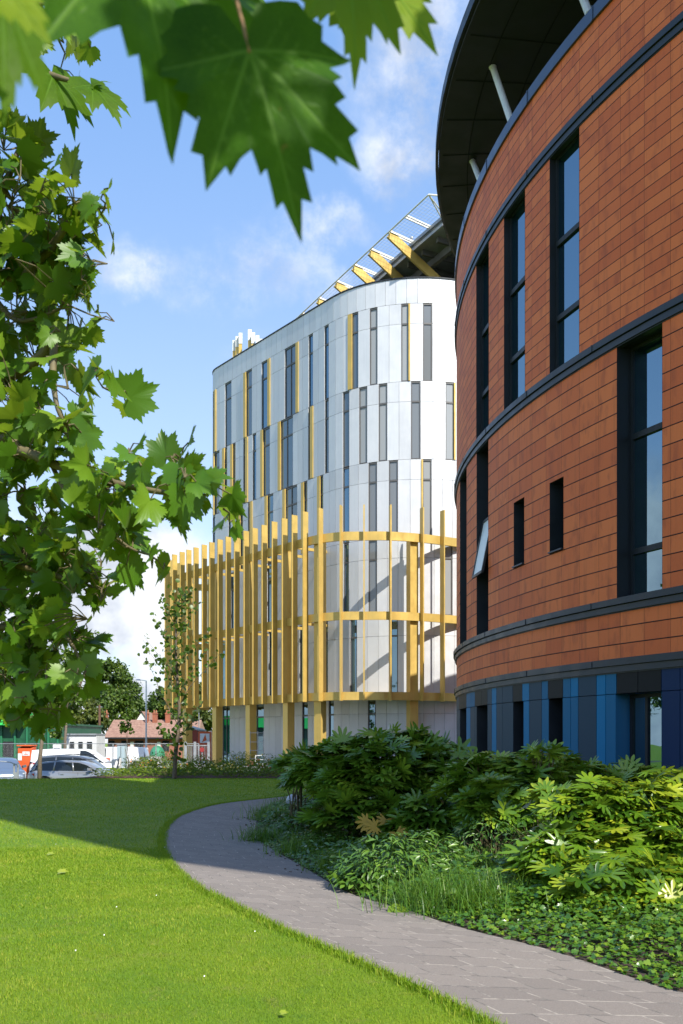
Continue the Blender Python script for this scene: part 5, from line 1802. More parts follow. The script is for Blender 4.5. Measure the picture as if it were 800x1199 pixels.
def car(name, label, loc, rz, L_, Wd, prof_hood, prof_roof, mat, wheels, group='parked cars', cat='car', belt=None, glass_x=None, wr_=.33, pillars=(), rail=False):
    """side profile loft. x along the car (0 tail, L_ nose). prof_hood: body top line incl. bonnet; prof_roof: roof line (greenhouse)"""
    root = thing(name, label, cat, loc, group, rz)
    Rm = Matrix.Translation(Vector(loc)) @ Matrix.Rotation(rz, 4, 'Z')
    T = lambda x, y, z: Rm @ Vector((x - L_ / 2, y, z))
    xs_ = np.unique(np.concatenate([np.linspace(0, L_, 44), [p[0] for p in prof_hood], [w_ + o for w_ in wheels for o in (-.40, -.36, -.28, -.15, 0, .15, .28, .36, .40)]]))
    xs_ = xs_[(xs_ >= 0) & (xs_ <= L_)]
    m = MB(); rings = []
    for x in xs_:
        e = min(x, L_ - x); rnd_ = 1 - .20 * max(0, 1 - e / .55) ** 2.2
        hw = Wd / 2 * rnd_; zt = float(spline(x, prof_hood)); zb = .20 + .10 * max(0, 1 - e / .5)
        arch = 0
        for w_ in wheels:
            d = abs(x - w_)
            if d < .40: arch = max(arch, math.sqrt(max(0, .40 ** 2 - d * d)) + wr_ - .02)
        zs = max(zb, arch)
        sec = [(0, zb), (hw * .80, zb), (hw * .80, zs if arch else zb + .01), (hw * .97, zs + .005), (hw, max(zs + .01, .42)), (hw * .995, max(zs + .02, zt * .72)), (hw * .955, zt - .05), (hw * .90, zt - .005), (hw * .5, zt + .03), (0, zt + .04)]
        full = [(y, z) for y, z in sec] + [(-y, z) for y, z in sec[-2:0:-1]]
        rings.append([m.vert(T(x, y, z)) for y, z in full])
    k = len(rings[0])
    for a, b in zip(rings[:-1], rings[1:]):
        for i in range(k): j = (i + 1) % k; m.idx([a[i], a[j], b[j], b[i]])
    m.idx(rings[0][::-1]); m.idx(rings[-1])
    body = m.build('body', mat, root, smooth=False)
    for p_ in body.data.polygons: p_.use_smooth = abs(p_.normal.z) < .98
    # greenhouse roof shell and windows
    xr = np.linspace(prof_roof[0][0], prof_roof[-1][0], 30); m = MB(); g = MB(); rr = []
    for x in xr:
        zr = float(spline(x, prof_roof)); zt = float(spline(x, prof_hood)) - .02
        zr = max(zr, zt + .01); hb = Wd / 2 * .90; t_ = min(1, (zr - zt) / .5); hr = Wd / 2 * (.90 - .17 * t_)
        rr.append((x, zt, zr, hb, hr))
    rings = [[m.vert(T(x, y, z)) for y, z in ((hr + .012, zr - .07), (hr - .02, zr - .02), (hr * .6, zr + .01), (0, zr + .02), (-hr * .6, zr + .01), (-hr + .02, zr - .02), (-hr - .012, zr - .07))] for x, zt, zr, hb, hr in rr]
    for a, b in zip(rings[:-1], rings[1:]):
        for i in range(6): m.idx([a[i], b[i], b[i + 1], a[i + 1]])
    # pillars
    for xp in pillars:
        x, xt = xp
        zr = float(spline(xt, prof_roof)); zt = float(spline(x, prof_hood)) - .03
        for s in (-1, 1): m.bar(T(x, s * Wd / 2 * .905, zt), T(xt, s * (Wd / 2 * .735 + .01), zr - .04), .03, .07, up=Rm.to_3x3() @ Vector((1, 0, 0)))
    m.build('roof', mat, root, smooth=True)
    r2 = []
    for x, zt, zr, hb, hr in rr: r2.append([g.vert(T(x, y, z)) for y, z in ((hb, zt), (hr, zr - .05), (0, zr - .03), (-hr, zr - .05), (-hb, zt))])
    for a, b in zip(r2[:-1], r2[1:]):
        for i in range(4): g.idx([a[i], b[i], b[i + 1], a[i + 1]])
    g.idx(r2[0]); g.idx(r2[-1][::-1])
    g.build('windows', carglass, root)
    for w_ in wheels:
        for s in (-1, 1):
            t_ = MB(); y0 = s * (Wd / 2 - .20); y1 = s * (Wd / 2 - .005)
            t_.tube([T(w_, y0, wr_), T(w_, y1, wr_)], wr_, 22)
            wh = t_.build('wheel', tyre, root)
            t_ = MB(); t_.tube([T(w_, y1 - s * .02, wr_), T(w_, y1 + s * .006, wr_)], wr_ * .68, 18)
            t_.build('rim', rim_m, wh)
            t_ = MB()
            for q in range(5):
                a = q * 2 * math.pi / 5
                t_.bar(T(w_ + math.cos(a) * .06, y1 + s * .009, wr_ + math.sin(a) * .06), T(w_ + math.cos(a + .3) * wr_ * .6, y1 + s * .009, wr_ + math.sin(a + .3) * wr_ * .6), .05, .004, up=Rm.to_3x3() @ Vector((0, 1, 0)))
            t_.build('spokes', tyre, wh)
    zh = float(spline(L_ - .25, prof_hood)); zt_ = float(spline(.1, prof_hood))
    for s in (-1, 1):
        h_ = MB(); h_.bar(T(L_ - .48, s * Wd * .47, zh - .06), T(L_ - .12, s * Wd * .38, zh - .12), .10, .11); h_.build('headlight', lamp_l, root)
        h_ = MB(); h_.bar(T(.10, s * Wd * .40, zt_ - .16), T(.42, s * Wd * .475, zt_ - .12), .08, .12); h_.build('tail_light', red_l, root)
        h_ = MB(); gx = prof_roof[-1][0] - .35
        h_.bar(T(gx, s * (Wd / 2 - .04), float(spline(gx, prof_hood)) + .06), T(gx - .12, s * (Wd / 2 + .16), float(spline(gx, prof_hood)) + .10), .10, .13); h_.build('mirror', mat, root)
        h_ = MB()
        for dx in (.38, .62): h_.bar(T(L_ * dx - .06, s * (Wd / 2 + .008), .80), T(L_ * dx + .10, s * (Wd / 2 + .008), .80), .03, .025)
        h_.build('door_handles', mat, root)
        if rail:
            h_ = MB(); h_.tube([T(prof_roof[1][0] + .1, s * Wd * .36, prof_roof[1][1] + .04), T(L_ * .45, s * Wd * .36, prof_roof[2][1] + .06), T(L_ * .62, s * Wd * .36, prof_roof[2][1] + .03)], .018, 6); h_.build('roof_rail', M['dark'], root)
    h_ = MB()
    for dx in (.345, .545, .73):
        for s in (-1, 1): h_.bar(T(L_ * dx, s * (Wd / 2 * 1.0 + .001), .34), T(L_ * dx + .02, s * (Wd / 2 * .975), .88), .006, .012, up=Rm.to_3x3() @ Vector((1, 0, 0)))
    h_.build('door_gaps', tyre, root)
    h_ = MB(); h_.bar(T(L_ - .08, 0, .42), T(L_ - .02, 0, .42), Wd * .7, .20); h_.bar(T(.0, 0, .36), T(.06, 0, .36), Wd * .7, .16); h_.build('bumper_grille', M['dark'], root)
    return root


silver_p = paint('silver_car_paint', (.34, .345, .36)); grey_p = paint('grey_blue_car_paint', (.20, .25, .32)); white_p = paint('white_car_paint', (.78, .78, .78), 0, .3); mid_p = paint('mid_grey_car_paint', (.16, .17, .19))
GL = -.94
estate_h = [(0, .78), (.12, .92), (.5, .98), (3.3, .95), (3.6, .92), (4.3, .80), (4.65, .68), (4.72, .55)]
estate_r = [(.15, .98), (.55, 1.36), (1.5, 1.46), (2.6, 1.42), (3.0, 1.30), (3.62, .94)]
cx = lambda px, D: (px - CX) / F * D
car('estate_car', 'silver estate car, nearest of the parked cars, side on and facing right', (cx(93, 48.7), 48.7, GL), R_(-4), 4.72, 1.85, estate_h, estate_r, silver_p, [.93, 3.78], pillars=((.30, .50), (1.35, 1.40), (2.35, 2.25)), rail=True)
suv_h = [(0, .85), (.12, 1.02), (.5, 1.05), (3.2, 1.02), (3.6, .99), (4.4, .90), (4.72, .78), (4.8, .6)]
suv_r = [(.10, 1.0), (.45, 1.58), (1.5, 1.66), (2.6, 1.62), (2.95, 1.52), (3.60, 1.0)]
car('estate_car', 'darker grey taller estate car parked directly behind the silver one', (cx(94, 51.6), 51.6, GL), R_(-4), 4.85, 1.88, suv_h, suv_r, mid_p, [.95, 3.88], pillars=((.30, .50), (1.35, 1.40), (2.35, 2.25)), rail=True)
hatch_h = [(0, .8), (.1, .98), (.4, 1.0), (2.9, .96), (3.2, .93), (3.9, .82), (4.15, .66), (4.2, .5)]
hatch_r = [(.1, 1.0), (.4, 1.42), (1.2, 1.52), (2.2, 1.48), (2.6, 1.36), (3.2, .95)]
car('hatchback_car', 'blue-grey hatchback facing the viewer at the left edge of the car park', (cx(4, 53), 53, GL), R_(-62), 4.2, 1.8, hatch_h, hatch_r, grey_p, [.8, 3.4], pillars=((1.2, 1.25), (2.1, 2.0)))
car('hatchback_car', 'pale silver car far back in the yard, under the green tarpaulin', (cx(163, 74), 74, GL), R_(3), 4.3, 1.8, hatch_h, hatch_r, silver_p, [.8, 3.4], pillars=((1.2, 1.25), (2.1, 2.0)))
van_h = [(0, 1.0), (.1, 1.25), (.5, 1.28), (3.9, 1.22), (4.2, 1.16), (4.9, .98), (5.15, .78), (5.2, .6)]
van_r = [(.05, 1.25), (.12, 1.88), (1.2, 1.95), (3.2, 1.93), (3.5, 1.80), (4.3, 1.2)]


def van(label, px, D, flip):
    v_ = car('white_van', label, (cx(px, D), D, GL), R_(0 if not flip else 180), 5.2, 1.95, van_h, van_r, white_p, [.95, 4.1], group='white vans', cat='van')
    Rm = v_.matrix_basis
    for s in (-1, 1):
        m = MB()   # solid panelled load bay side
        pts = [Rm @ Vector((x - 2.6, s * y, z)) for x, y, z in ((.12, .885, 1.22), (2.9, .885, 1.22), (2.9, .735, 1.88), (.16, .735, 1.88))]
        out = Rm.to_3x3() @ Vector((0, s * .02, .004))
        m.face([p + out for p in (pts if s > 0 else pts[::-1])])
        m.build('side_panel', white_p, v_)


van('white panel van behind the two grey estate cars', 92, 56.5, False)
van('white van at the back of the yard left of the pale car', 132, 72, True)

# temporary site fence
fe = thing('site_fence', 'grey steel mesh site fence across the car park and yard', 'fence', (-14, 60, GL))
pf = [(-32, 58.0), (-8.8, 60.5)]
n = 9; rails = MB(); wires = MB()
for i in range(n + 1):
    f = i / n; x = pf[0][0] + (pf[1][0] - pf[0][0]) * f; y = pf[0][1] + (pf[1][1] - pf[0][1]) * f
    m = MB(); m.tube([(x, y, GL), (x, y, 1.32)], .035, 6); m.build('post', M['grey_metal'], fe)
    m = MB(); m.box(x - .12, x + .12, y - .35, y + .35, GL, GL + .14); m.build('foot_block', M['concrete'], fe)
for z in (1.30, .2, -.75): rails.tube([(pf[0][0], pf[0][1], z), (pf[1][0], pf[1][1], z)], .022, 5)
rails.build('rail', M['grey_metal'], fe)
for i in range(300):
    f = i / 300; x = pf[0][0] + (pf[1][0] - pf[0][0]) * f; y = pf[0][1] + (pf[1][1] - pf[0][1]) * f
    wires.tube([(x, y, GL + .15), (x, y, 1.3)], .005, 3, cap=False)
wires.build('mesh_infill', M['grey_metal'], fe)
# near gate at the left edge
ga = thing('barrier_gate', 'grey tubular barrier at the left edge before the blue-grey hatchback', 'gate', (cx(10, 46.5), 46.5, GL))
m = MB(); gx0, gx1 = cx(-30, 46.5), cx(20, 46.5)
m.tube([(gx0, 46.5, .62), (cx(12, 46.5), 46.5, .48), (gx1, 46.5, .35)], .03, 6); m.tube([(gx0, 46.5, -.2), (gx1, 46.5, -.25)], .025, 6)
m.build('rail', M['grey_metal'], ga)
for px in (16.5, 21): m = MB(); m.tube([(cx(px, 46.5), 46.5, GL), (cx(px, 46.5), 46.5, .42)], .05, 8); m.build('post', M['grey_metal'], ga)
m = MB(); m.box(cx(15.5, 46.4), cx(22, 46.4), 46.38, 46.42, -.35, .0); m.build('plate', M['grey_metal'], ga)

# orange skip/bin with white notice
bn = thing('orange_bin', 'orange-red clothing bin with white notice in the car park', 'bin', (cx(29, 57), 57, GL))
org = mat_plain('orange_red_paint', (.62, .10, .02), .5, 0, .1)
x0, x1 = cx(24, 57), cx(40, 57)
m = MB(); m.hexa([(x0, 56.5, GL), (x1, 56.5, GL), (x1, 57.4, GL), (x0, 57.4, GL), (x0, 56.5, 1.05), (x1, 56.5, 1.05), (x1, 57.4, 1.2), (x0, 57.4, 1.2)]); m.build('body', org, bn, bevel=.03)
m = MB(); m.box(x0 + .28, x1 - .1, 56.48, 56.497, .62, .86); m.build('notice', M['white_metal'], bn)
m = MB(); m.box(x0 + .38, x1 - .2, 56.474, 56.479, .68, .72); m.box(x0 + .45, x1 - .28, 56.474, 56.479, .76, .80); m.build('notice_marks', org, bn)
m = MB(); m.box(x0 + .02, x0 + .24, 56.48, 56.497, .35, .75); m.build('small_notice', M['white_metal'], bn)
m = MB(); m.box(x0 - .03, x1 + .03, 56.4, 57.45, 1.17, 1.24); m.build('lid', org, bn)

# green shed, left
gs = thing('green_shed', 'dark green panelled market hall with bright green fascia at the left edge', 'building', (-26, 72, GL))
dg = mat_plain('dark_green_cladding', (.010, .085, .035), .5, 0, .2); bg_ = mat_plain('bright_green_fascia', (.02, .42, .06), .5, 0, .12)
m = MB(); m.box(-42, cx(72, 72), 72, 84, GL, 2.6); m.build('wall', dg, gs)
m = MB(); m.hexa([(-42.2, 71.2, 2.6), (cx(26, 71), 71.2, 2.6), (cx(26, 71), 84.2, 2.6), (-42.2, 84.2, 2.6), (-42.2, 71.6, 3.75), (cx(26, 71), 71.6, 3.55), (cx(26, 71), 84, 3.55), (-42.2, 84, 3.75)]); m.build('fascia', bg_, gs)
m = MB(); m.box(cx(26, 72), cx(72, 72) + .1, 71.9, 84.1, 2.6, 2.75); m.build('roof_edge', dg, gs)
for px in (2, 18, 32, 46, 57, 68):
    m = MB(); x = cx(px, 72); m.box(x - .07, x + .07, 71.86, 71.995, GL, 2.58); m.build('upright', mat_plain('green_post', (.02, .16, .07), .5), gs)
m = MB(); m.box(cx(4, 72), cx(16, 72), 71.95, 71.998, GL, 1.4); m.build('doorway', M['soffit'], gs)
m = MB(); m.box(cx(63, 71.9), cx(72, 71.9), 71.7, 71.9, .1, 1.2); m.build('notice_board', M['white_metal'], gs)
m = MB()
for zz in (.35, .6, .85): m.box(cx(64, 71.9), cx(71, 71.9), 71.685, 71.698, zz, zz + .08)
m.build('notice_lines', M['dark'], gs)

# white site cabin and boxes behind the van
cb = thing('site_cabin', 'long white site cabin behind the white van', 'cabin', (cx(95, 66), 66, GL))
m = MB(); m.box(cx(78, 66), cx(113, 66), 66, 68.4, GL, 1.85); m.build('wall', mat_plain('cabin_white', (.62, .63, .62), .5, 0, .06), cb)
m = MB(); m.box(cx(77.5, 66), cx(113.5, 66), 65.9, 68.5, 1.85, 1.95); m.build('roof', M['grey_metal'], cb)
for a, b in ((82, 87), (92, 97), (102, 108)): m = MB(); m.box(cx(a, 66), cx(b, 66), 65.96, 65.99, .6, 1.4); m.build('window', carglass, cb)
kb = thing('utility_cabinet', 'pale blue-grey utility cabinet among parked vehicles', 'cabinet', (cx(141, 62), 62, GL))
m = MB(); m.box(cx(137, 62), cx(146, 62), 62, 62.7, GL, 1.2); m.build('body', mat_plain('pale_blue_grey', (.36, .46, .50), .5), kb, bevel=.02)
m = MB(); m.box(cx(141.3, 62), cx(141.7, 62), 61.985, 61.998, GL + .1, 1.1); m.build('door_seam', M['dark'], kb)
m = MB(); m.box(cx(136.5, 62), cx(146.5, 62), 61.95, 62.75, 1.2, 1.26); m.build('lid', M['grey_metal'], kb)
tp = thing('tarpaulin_heap', 'green tarpaulin draped over a rounded heap beside the bungalow', 'tarpaulin', (cx(184, 63), 63, .2))
m = MB(); r_ = random.Random(2)
base = []
for k in range(7):
    a = k / 6
    for i in range(16):
        t = 2 * math.pi * i / 16; rr = .50 * math.cos(a * math.pi / 2) * (1 + .08 * math.sin(5 * t)); m.v.append((cx(184, 63) + rr * math.cos(t), 63 + rr * math.sin(t), .45 + .9 * math.sin(a * math.pi / 2) * .8))
for k in range(6):
    for i in range(16): j = (i + 1) % 16; m.idx([k * 16 + i, k * 16 + j, k * 16 + 16 + j, k * 16 + 16 + i])
m.build('sheet', mat_plain('green_tarpaulin', (.02, .20, .10), .6, 0, .3, 4), tp, smooth=True)
m = MB(); m.box(cx(178, 63), cx(190.5, 63), 62.5, 63.6, GL, .47); m.build('pallet_stack', M['pavgrey'], tp)
m = MB()
for px in (126, 146, 166, 186, 206): m.box(cx(px, 58.8), cx(px + 19.2, 58.8), 58.8, 59.05, GL, GL + .55)
tag(m.build('kerb_wall', M['concrete']), 'low grey concrete kerb wall along the yard behind the border', 'wall')
for i, (px, D, lb) in enumerate(((124, 64, 'orange and white traffic barrier by the fence, left of the cabinet'), (107, 63.5, 'orange crate stack before the site cabin'))):
    t_ = thing('traffic_barrier', lb, 'barrier', (cx(px, D), D, GL)); m = MB()
    m.hexa([(cx(px - 4, D), D, GL), (cx(px + 4, D), D, GL), (cx(px + 4, D), D + .4, GL), (cx(px - 4, D), D + .4, GL), (cx(px - 3.6, D), D + .1, .35), (cx(px + 3.6, D), D + .1, .35), (cx(px + 3.6, D), D + .3, .35), (cx(px - 3.6, D), D + .3, .35)])
    m.build('body', org, t_); m = MB(); m.box(cx(px - 3, D), cx(px + 3, D), D - .02, D + .05, -.25, .0); m.build('white_band', M['white_metal'], t_)

# brown roofed bungalow
bu = thing('bungalow', 'red brick bungalow with long brown tiled roof and brick chimneys', 'house', (-22, 110, GL))
rbrick = mat_plain('red_house_brick', (.30, .10, .055), .8, 0, .2, 2)


def tile_mat():
    m, h, bs, out = new_mat('brown_roof_tiles')
    tcn = h.n('ShaderNodeTexCoord'); w_ = h.n('ShaderNodeTexWave'); w_.bands_direction = 'Z'; w_.inputs['Scale'].default_value = 1.6; w_.inputs['Distortion'].default_value = .6
    h.link(tcn.outputs['Object'], w_.inputs[0])
    c = h.mix(h.smooth(h.noise(tcn.outputs['Object'], 4, 5, .6), .3, .7), (.22, .12, .085), (.36, .215, .155))
    c = h.mix(h.math('MULTIPLY', w_.outputs[1], .35), c, (.14, .08, .06)); h.link(c, bs.inputs['Base Color']); bs.inputs['Roughness'].default_value = .85
    return m


M['rooft'] = tile_mat()
X0, X1 = cx(121, 108), cx(232, 108)
m = MB(); m.box(X0 + .4, X1 - .4, 108.5, 115.5, GL, 1.80); m.build('wall', rbrick, bu)
m = MB(); b0 = len(m.v)
m.face([(X0, 108, 1.78), (X1, 108, 1.78), (X1 - .2, 112, 3.80), (X0 + .2, 112, 3.80)]); m.face([(X1, 116, 1.78), (X0, 116, 1.78), (X0 + .2, 112, 3.80), (X1 - .2, 112, 3.80)])
m.face([(X0, 116, 1.78), (X0, 108, 1.78), (X0 + .2, 112, 3.80)]); m.face([(X1, 108, 1.78), (X1, 116, 1.78), (X1 - .2, 112, 3.80)])
rf_ = m.build('roof', M['rooft'], bu)
m = MB(); m.box(X0 - .02, X1 + .02, 107.9, 108.0, 1.62, 1.79); m.build('gutter', M['dark'], bu)
for px, wd_ in ((123.5, .5), (181.5, .5), (196.5, .5), (172, .35)):
    m = MB(); x = cx(px, 111.5); m.box(x - wd_ / 2, x + wd_ / 2, 111.3, 111.9, 3.2, 4.60); m.box(x - wd_ / 2 - .05, x + wd_ / 2 + .05, 111.25, 111.95, 4.45, 4.52)
    ch_ = m.build('chimney', rbrick, rf_)
    m = MB()
    for dx in (-.12, .12): m.tube([(x + dx, 111.6, 4.60), (x + dx, 111.6, 4.9)], .07, 8)
    m.build('chimney_pot', mat_plain('clay_pot', (.42, .17, .09), .7), ch_)
for a, b in ((127, 134), (142, 150), (158, 168), (190, 198)): m = MB(); m.box(cx(a, 108.4), cx(b, 108.4), 108.42, 108.49, .3, 1.4); m.build('window', carglass, bu)
for a in (152.5, 184): m = MB(); m.box(cx(a, 108.4), cx(a + 4, 108.4), 108.42, 108.48, GL, 1.3); m.build('door', M['white_metal'], bu)
wg = thing('white_gable_house', 'white rendered gable end showing just above the brown roof', 'house', (cx(166, 124), 124, GL))
m = MB(); xa, xb = cx(158, 124), cx(174, 124)
m.v += [(xa, 124, GL), (xb, 124, GL), (xb, 124, 3.7), ((xa + xb) / 2, 124, 5.0), (xa, 124, 3.7), (xa, 130, GL), (xb, 130, GL), (xb, 130, 3.7), ((xa + xb) / 2, 130, 5.0), (xa, 130, 3.7)]
m.idx([0, 1, 2, 3, 4]); m.idx([9, 8, 7, 6, 5]); m.idx([0, 5, 6, 1]); m.idx([1, 6, 7, 2]); m.idx([4, 9, 5, 0]); m.build('wall', M['white_metal'], wg)
m = MB()
for s in (0, 1):
    x_ = (xa - .2) if s == 0 else (xb + .2)
    m.face([(x_, 123.8, 3.56), ((xa + xb) / 2, 123.8, 5.13), ((xa + xb) / 2, 130.2, 5.13), (x_, 130.2, 3.56)])
m.build('roof', M['rooft'], wg)

# red container/shed behind the screen
rc = thing('red_shed', 'dull red boarded shed beside a white and orange trailer', 'shed', (cx(226, 76), 76, GL))
m = MB(); xa, xb = cx(219, 76), cx(231.5, 76)
m.v += [(xa, 76, GL), (xb, 76, GL), (xb, 76, 2.25), (xa, 76, 2.55), (xa, 80, GL), (xb, 80, GL), (xb, 80, 2.25), (xa, 80, 2.55)]
for q in ((0, 1, 2, 3), (7, 6, 5, 4), (0, 3, 7, 4), (1, 5, 6, 2)): m.idx(q)
m.build('wall', mat_plain('dull_red_boards', (.28, .06, .035), .7, 0, .2, 3, streak=.2), rc)
m = MB(); m.hexa([(xa - .1, 75.8, 2.53), (xb + .1, 75.8, 2.23), (xb + .1, 80.2, 2.23), (xa - .1, 80.2, 2.53), (xa - .1, 75.8, 2.63), (xb + .1, 75.8, 2.33), (xb + .1, 80.2, 2.33), (xa - .1, 80.2, 2.63)]); m.build('roof', M['pavgrey'], rc)
tr_ = thing('box_trailer', 'white box trailer with orange-red painted end between gold columns', 'trailer', (cx(238, 74), 74, GL))
xa, xb = cx(232, 74), cx(247, 74)
m = MB(); m.box(xa, xb, 74, 76.4, GL + .5, 2.15); m.build('body', org, tr_, bevel=.03)
m = MB(); m.box(xa + .15, xb - .1, 73.96, 73.99, 1.3, 2.0); m.build('white_panel', M['white_metal'], tr_)
m = MB(); m.v += [(xa + .3, 73.95, 1.35), (xa + .55, 73.95, 1.95), (xa + .66, 73.95, 1.5)]; m.idx([0, 1, 2]); m.box(xa + .2, xb - .15, 73.94, 73.955, .35, .42); m.build('chevron_marks', org, tr_)
for x in (xa + .3, xb - .3): m = MB(); m.tube([(x, 74.1, GL + .35), (x, 74.3, GL + .35)], .35, 14); m.build('wheel', tyre, tr_)
# swing gate between building and yard
sg = thing('steel_railing', 'grey vertical bar railing and gate posts beside the gold column', 'railing', (cx(228, 58), 58, -.5))
for px in (228.5, 244.5, 217.5): m = MB(); x = cx(px, 58); m.box(x - .07, x + .07, 57.9, 58.05, GL, 1.42); m.build('post', M['grey_metal'], sg)
m = MB(); m.bar((cx(217.5, 58), 58, 1.2), (cx(244, 58), 58, 1.2), .05, .05); m.bar((cx(217.5, 58), 58, -.3), (cx(244, 58), 58, -.3), .05, .05); m.build('rail', M['grey_metal'], sg)
for i in range(14): m = MB(); x = cx(219 + i * 1.85, 58); m.tube([(x, 58, -.32), (x, 58, 1.22)], .014, 5); m.build('bar', M['grey_metal'], sg)
sn = thing('round_sign', 'small red round sign on the railing by the gate', 'sign', (cx(236.5, 57.8), 57.8, .7))
m = MB(); x = cx(236.5, 57.8); m.tube([(x, 57.82, .95), (x, 57.85, .95)], .14, 16); m.build('disc', mat_plain('dark_red_sign', (.25, .02, .02), .5), sn); m = MB(); m.box(x - .02, x + .02, 57.86, 57.9, -.3, .9); m.build('post', M['grey_metal'], sn)

# lamp post and pole
lp_ = thing('lamp_post', 'tall thin white lamp post before the bungalow roof', 'lamp post', (cx(171, 80), 80, GL))
x = cx(171.2, 80); m = MB(); m.tube([(x, 80, GL), (x, 80, 2), (x, 80, 6.35)], [.10, .07, .05], 8); m.build('pole', M['white_metal'], lp_)
m = MB(); m.bar((x, 80, 6.33), (x - .55, 80, 6.42), .06, .06); m.build('arm', M['white_metal'], lp_)
m = MB(); m.hexa([(x - .9, 79.88, 6.38), (x - .45, 79.88, 6.36), (x - .45, 80.12, 6.36), (x - .9, 80.12, 6.38), (x - .85, 79.92, 6.46), (x - .5, 79.92, 6.46), (x - .5, 80.08, 6.46), (x - .85, 80.08, 6.46)]); m.build('lamp_head', M['grey_metal'], lp_)
up_ = thing('utility_pole', 'brown wooden utility pole rising left of the bungalow', 'pole', (cx(116.5, 86), 86, GL))
x = cx(116.5, 86); m = MB(); m.tube([(x, 86, GL), (x, 86, 4.6)], [.13, .10], 8); m.build('pole', mat_plain('creosoted_wood', (.13, .065, .04), .85, 0, .2), up_); m = MB(); m.bar((x - .25, 86, 4.4), (x + .25, 86, 4.4), .07, .07); m.build('cross_arm', M['grey_metal'], up_)
l2 = thing('lamp_post', 'distant thin grey lamp post against the trees under the gold screen', 'lamp post', (cx(233, 105), 105, GL))
x = cx(233, 105); m = MB(); m.tube([(x, 105, GL), (x, 105, 5.0)], [.07, .04], 6); m.build('pole', M['grey_metal'], l2); m = MB(); m.bar((x, 105, 5.0), (x + .5, 105, 5.05), .12, .07); m.build('lamp_head', M['grey_metal'], l2)
# charge post with cable
cpst = thing('charging_post', 'white rounded charging post with black cable by the estate bonnet', 'charging post', (cx(136, 47.2), 47.2, GL))
x = cx(136, 47.2); z = GL
m = MB(); m.hexa([(x - .17, 47.1, z), (x + .19, 47.1, z), (x + .19, 47.4, z), (x - .17, 47.4, z), (x - .2, 47.08, .58), (x + .22, 47.08, .66), (x + .22, 47.42, .66), (x - .2, 47.42, .58)]); m.build('body', M['white_metal'], cpst, bevel=.03)
m = MB(); c = catmull([Vector((x + .18, 47.1, .72)), Vector((x + .17, 46.9, .35)), Vector((x + .05, 46.8, -.1)), Vector((x - .08, 46.75, -.45)), Vector((x - .18, 46.72, GL + .05))], 5); m.tube(c, .022, 6); m.build('cable', tyre, cpst, smooth=True)

# at the building foot: steps, boards, lights, cctv
sl = thing('step_ladder', 'white metal step frame leaning by the ground floor glazing', 'ladder', (cx(306, 57.5), 57.5, -.06))
xa, xb = cx(299, 57.5), cx(312.5, 57.5); m = MB()
for x in (xa, xb):
    m.bar((x, 57.3, -.06), (x + .02, 57.6, .62), .05, .05); m.bar((x - .05, 58.0, -.06), (x + .02, 57.62, .62), .04, .04)
m.build('frame', M['white_metal'], sl)
for zz, yy in ((.12, 57.4), (.36, 57.5), (.6, 57.6)): m = MB(); m.box(xa, xb, yy - .09, yy + .09, zz, zz + .035); m.build('tread', M['white_metal'], sl)
sc_ = thing('scaffold_tower', 'light aluminium scaffold frame standing behind the white step frame', 'scaffold', (cx(300, 58.8), 58.8, -.06))
m = MB()
for px in (293, 302, 308.5): x = cx(px, 58.8); m.tube([(x, 58.8, -.06), (x, 58.8, 2.05)], .022, 6)
for zz in (.4, .9, 1.4, 1.95): m.tube([(cx(293, 58.8), 58.8, zz), (cx(308.5, 58.8), 58.8, zz)], .018, 6)
m.build('frame', M['grey_metal'], sc_)
pb_ = thing('plasterboard_stack', 'untidy stack of white boards lying on the paving by the gold column', 'boards', (cx(318, 56.3), 56.3, -.06))
r_ = random.Random(5)
for k in range(5):
    m = MB(); a = r_.uniform(-.25, .25); m.obox((cx(318, 56.3) + r_.uniform(-.1, .1), 56.3, 0), (math.cos(a), math.sin(a)), (-math.sin(a), math.cos(a)), .48, .5, -.055 + k * .045, -.055 + k * .045 + .035); m.build('board', M['white_metal'], pb_)


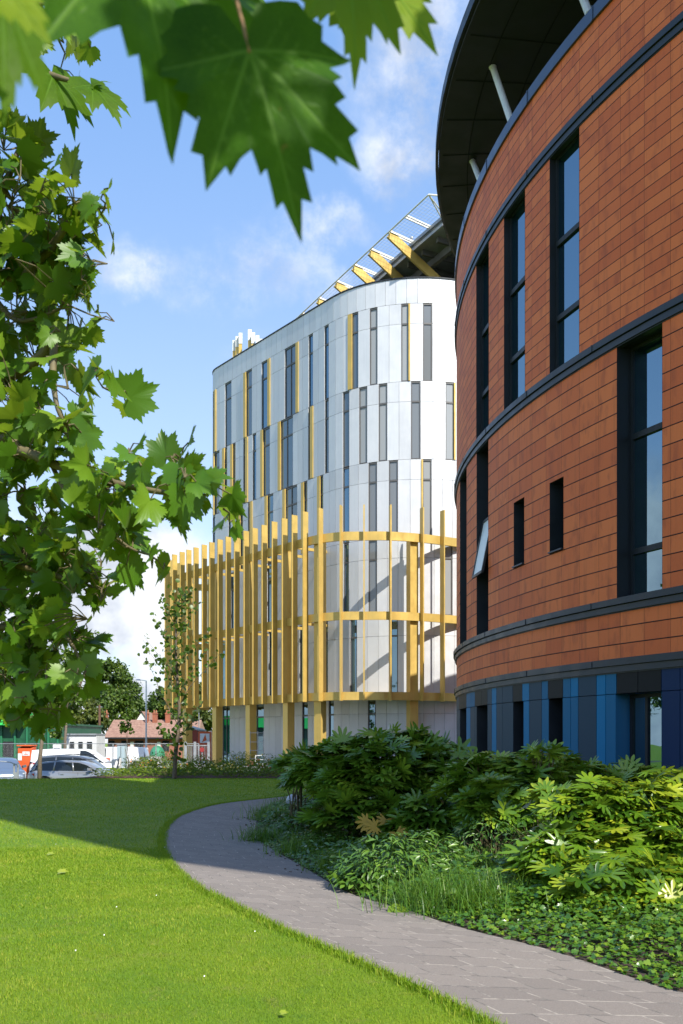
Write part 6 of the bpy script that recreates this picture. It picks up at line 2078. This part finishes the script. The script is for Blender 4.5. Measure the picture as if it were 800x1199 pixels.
def wall_item(name, label, cat, px, py, build):
    s = s_at(px); p, n_ = wpos(s); z = EYE + (HY - py) / F * p.y
    t_ = thing(name, label, cat, (p.x, p.y, z)); tv = Vector((-n_.y, n_.x, 0)); build(t_, p, n_, tv, z)


def wl(t_, p, n_, tv, z):
    m = MB(); m.obox(p + n_ * .25, n_, tv, .25, .05, z - .035, z + .035); m.build('body', M['white_metal'], t_)
    m = MB(); m.obox(p + n_ * .03, n_, tv, .03, .10, z - .08, z + .08); m.build('back_plate', M['grey_metal'], t_)


wall_item('wall_light', 'slim white wall light right of the glass entrance', 'wall light', 270.5, 850.5, wl)
wall_item('wall_light', 'slim white wall light between the second and third gold columns', 'wall light', 310.5, 850.5, wl)


def cam_(t_, p, n_, tv, z):
    m = MB(); m.obox(p + n_ * .06, n_, tv, .06, .12, z - .12, z + .12); m.build('housing', M['white_metal'], t_)
    m = MB(); m.ball(p + n_ * .14 + Vector((0, 0, z)), .06, 10, 8); m.build('lens_dome', M['dark'], t_)


wall_item('security_box', 'square white alarm box on the silver wall left of the third gold column', 'alarm box', 321, 854.5, cam_)
wall_item('security_camera', 'small round dome camera on the silver wall near the terracotta building', 'camera', 499, 853, cam_)


def wnt(t_, p, n_, tv, z):
    m = MB(); m.obox(p + n_ * .02, n_, tv, .02, .12, z - .35, z + .35); m.build('plate', M['pavgrey'], t_)
    m = MB()
    for k in range(6): m.obox(p + n_ * .045, n_, tv, .008, .10, z - .3 + k * .1, z - .27 + k * .1)
    m.build('slats', rbrick, t_)


wall_item('wall_notice', 'narrow upright notice panel low on the silver wall', 'notice', 317, 884, wnt)
hr = thing('handrail', 'thin steel hoop handrail at the silver wall beside the drum building', 'handrail', (cx(500, 52.5), 52.5, -.06))
m = MB(); c = catmull([Vector((cx(492, 52.5), 52.5, -.06)), Vector((cx(492, 52.5), 52.5, .75)), Vector((cx(496, 52.5), 52.5, .98)), Vector((cx(510, 52.5), 52.5, .98)), Vector((cx(528, 52.5), 52.5, .98))], 5); m.tube(c, .025, 6); m.tube([(cx(528, 52.5), 52.5, -.06), (cx(528, 52.5), 52.5, .98)], .025, 6); m.build('rail', M['grey_metal'], hr)
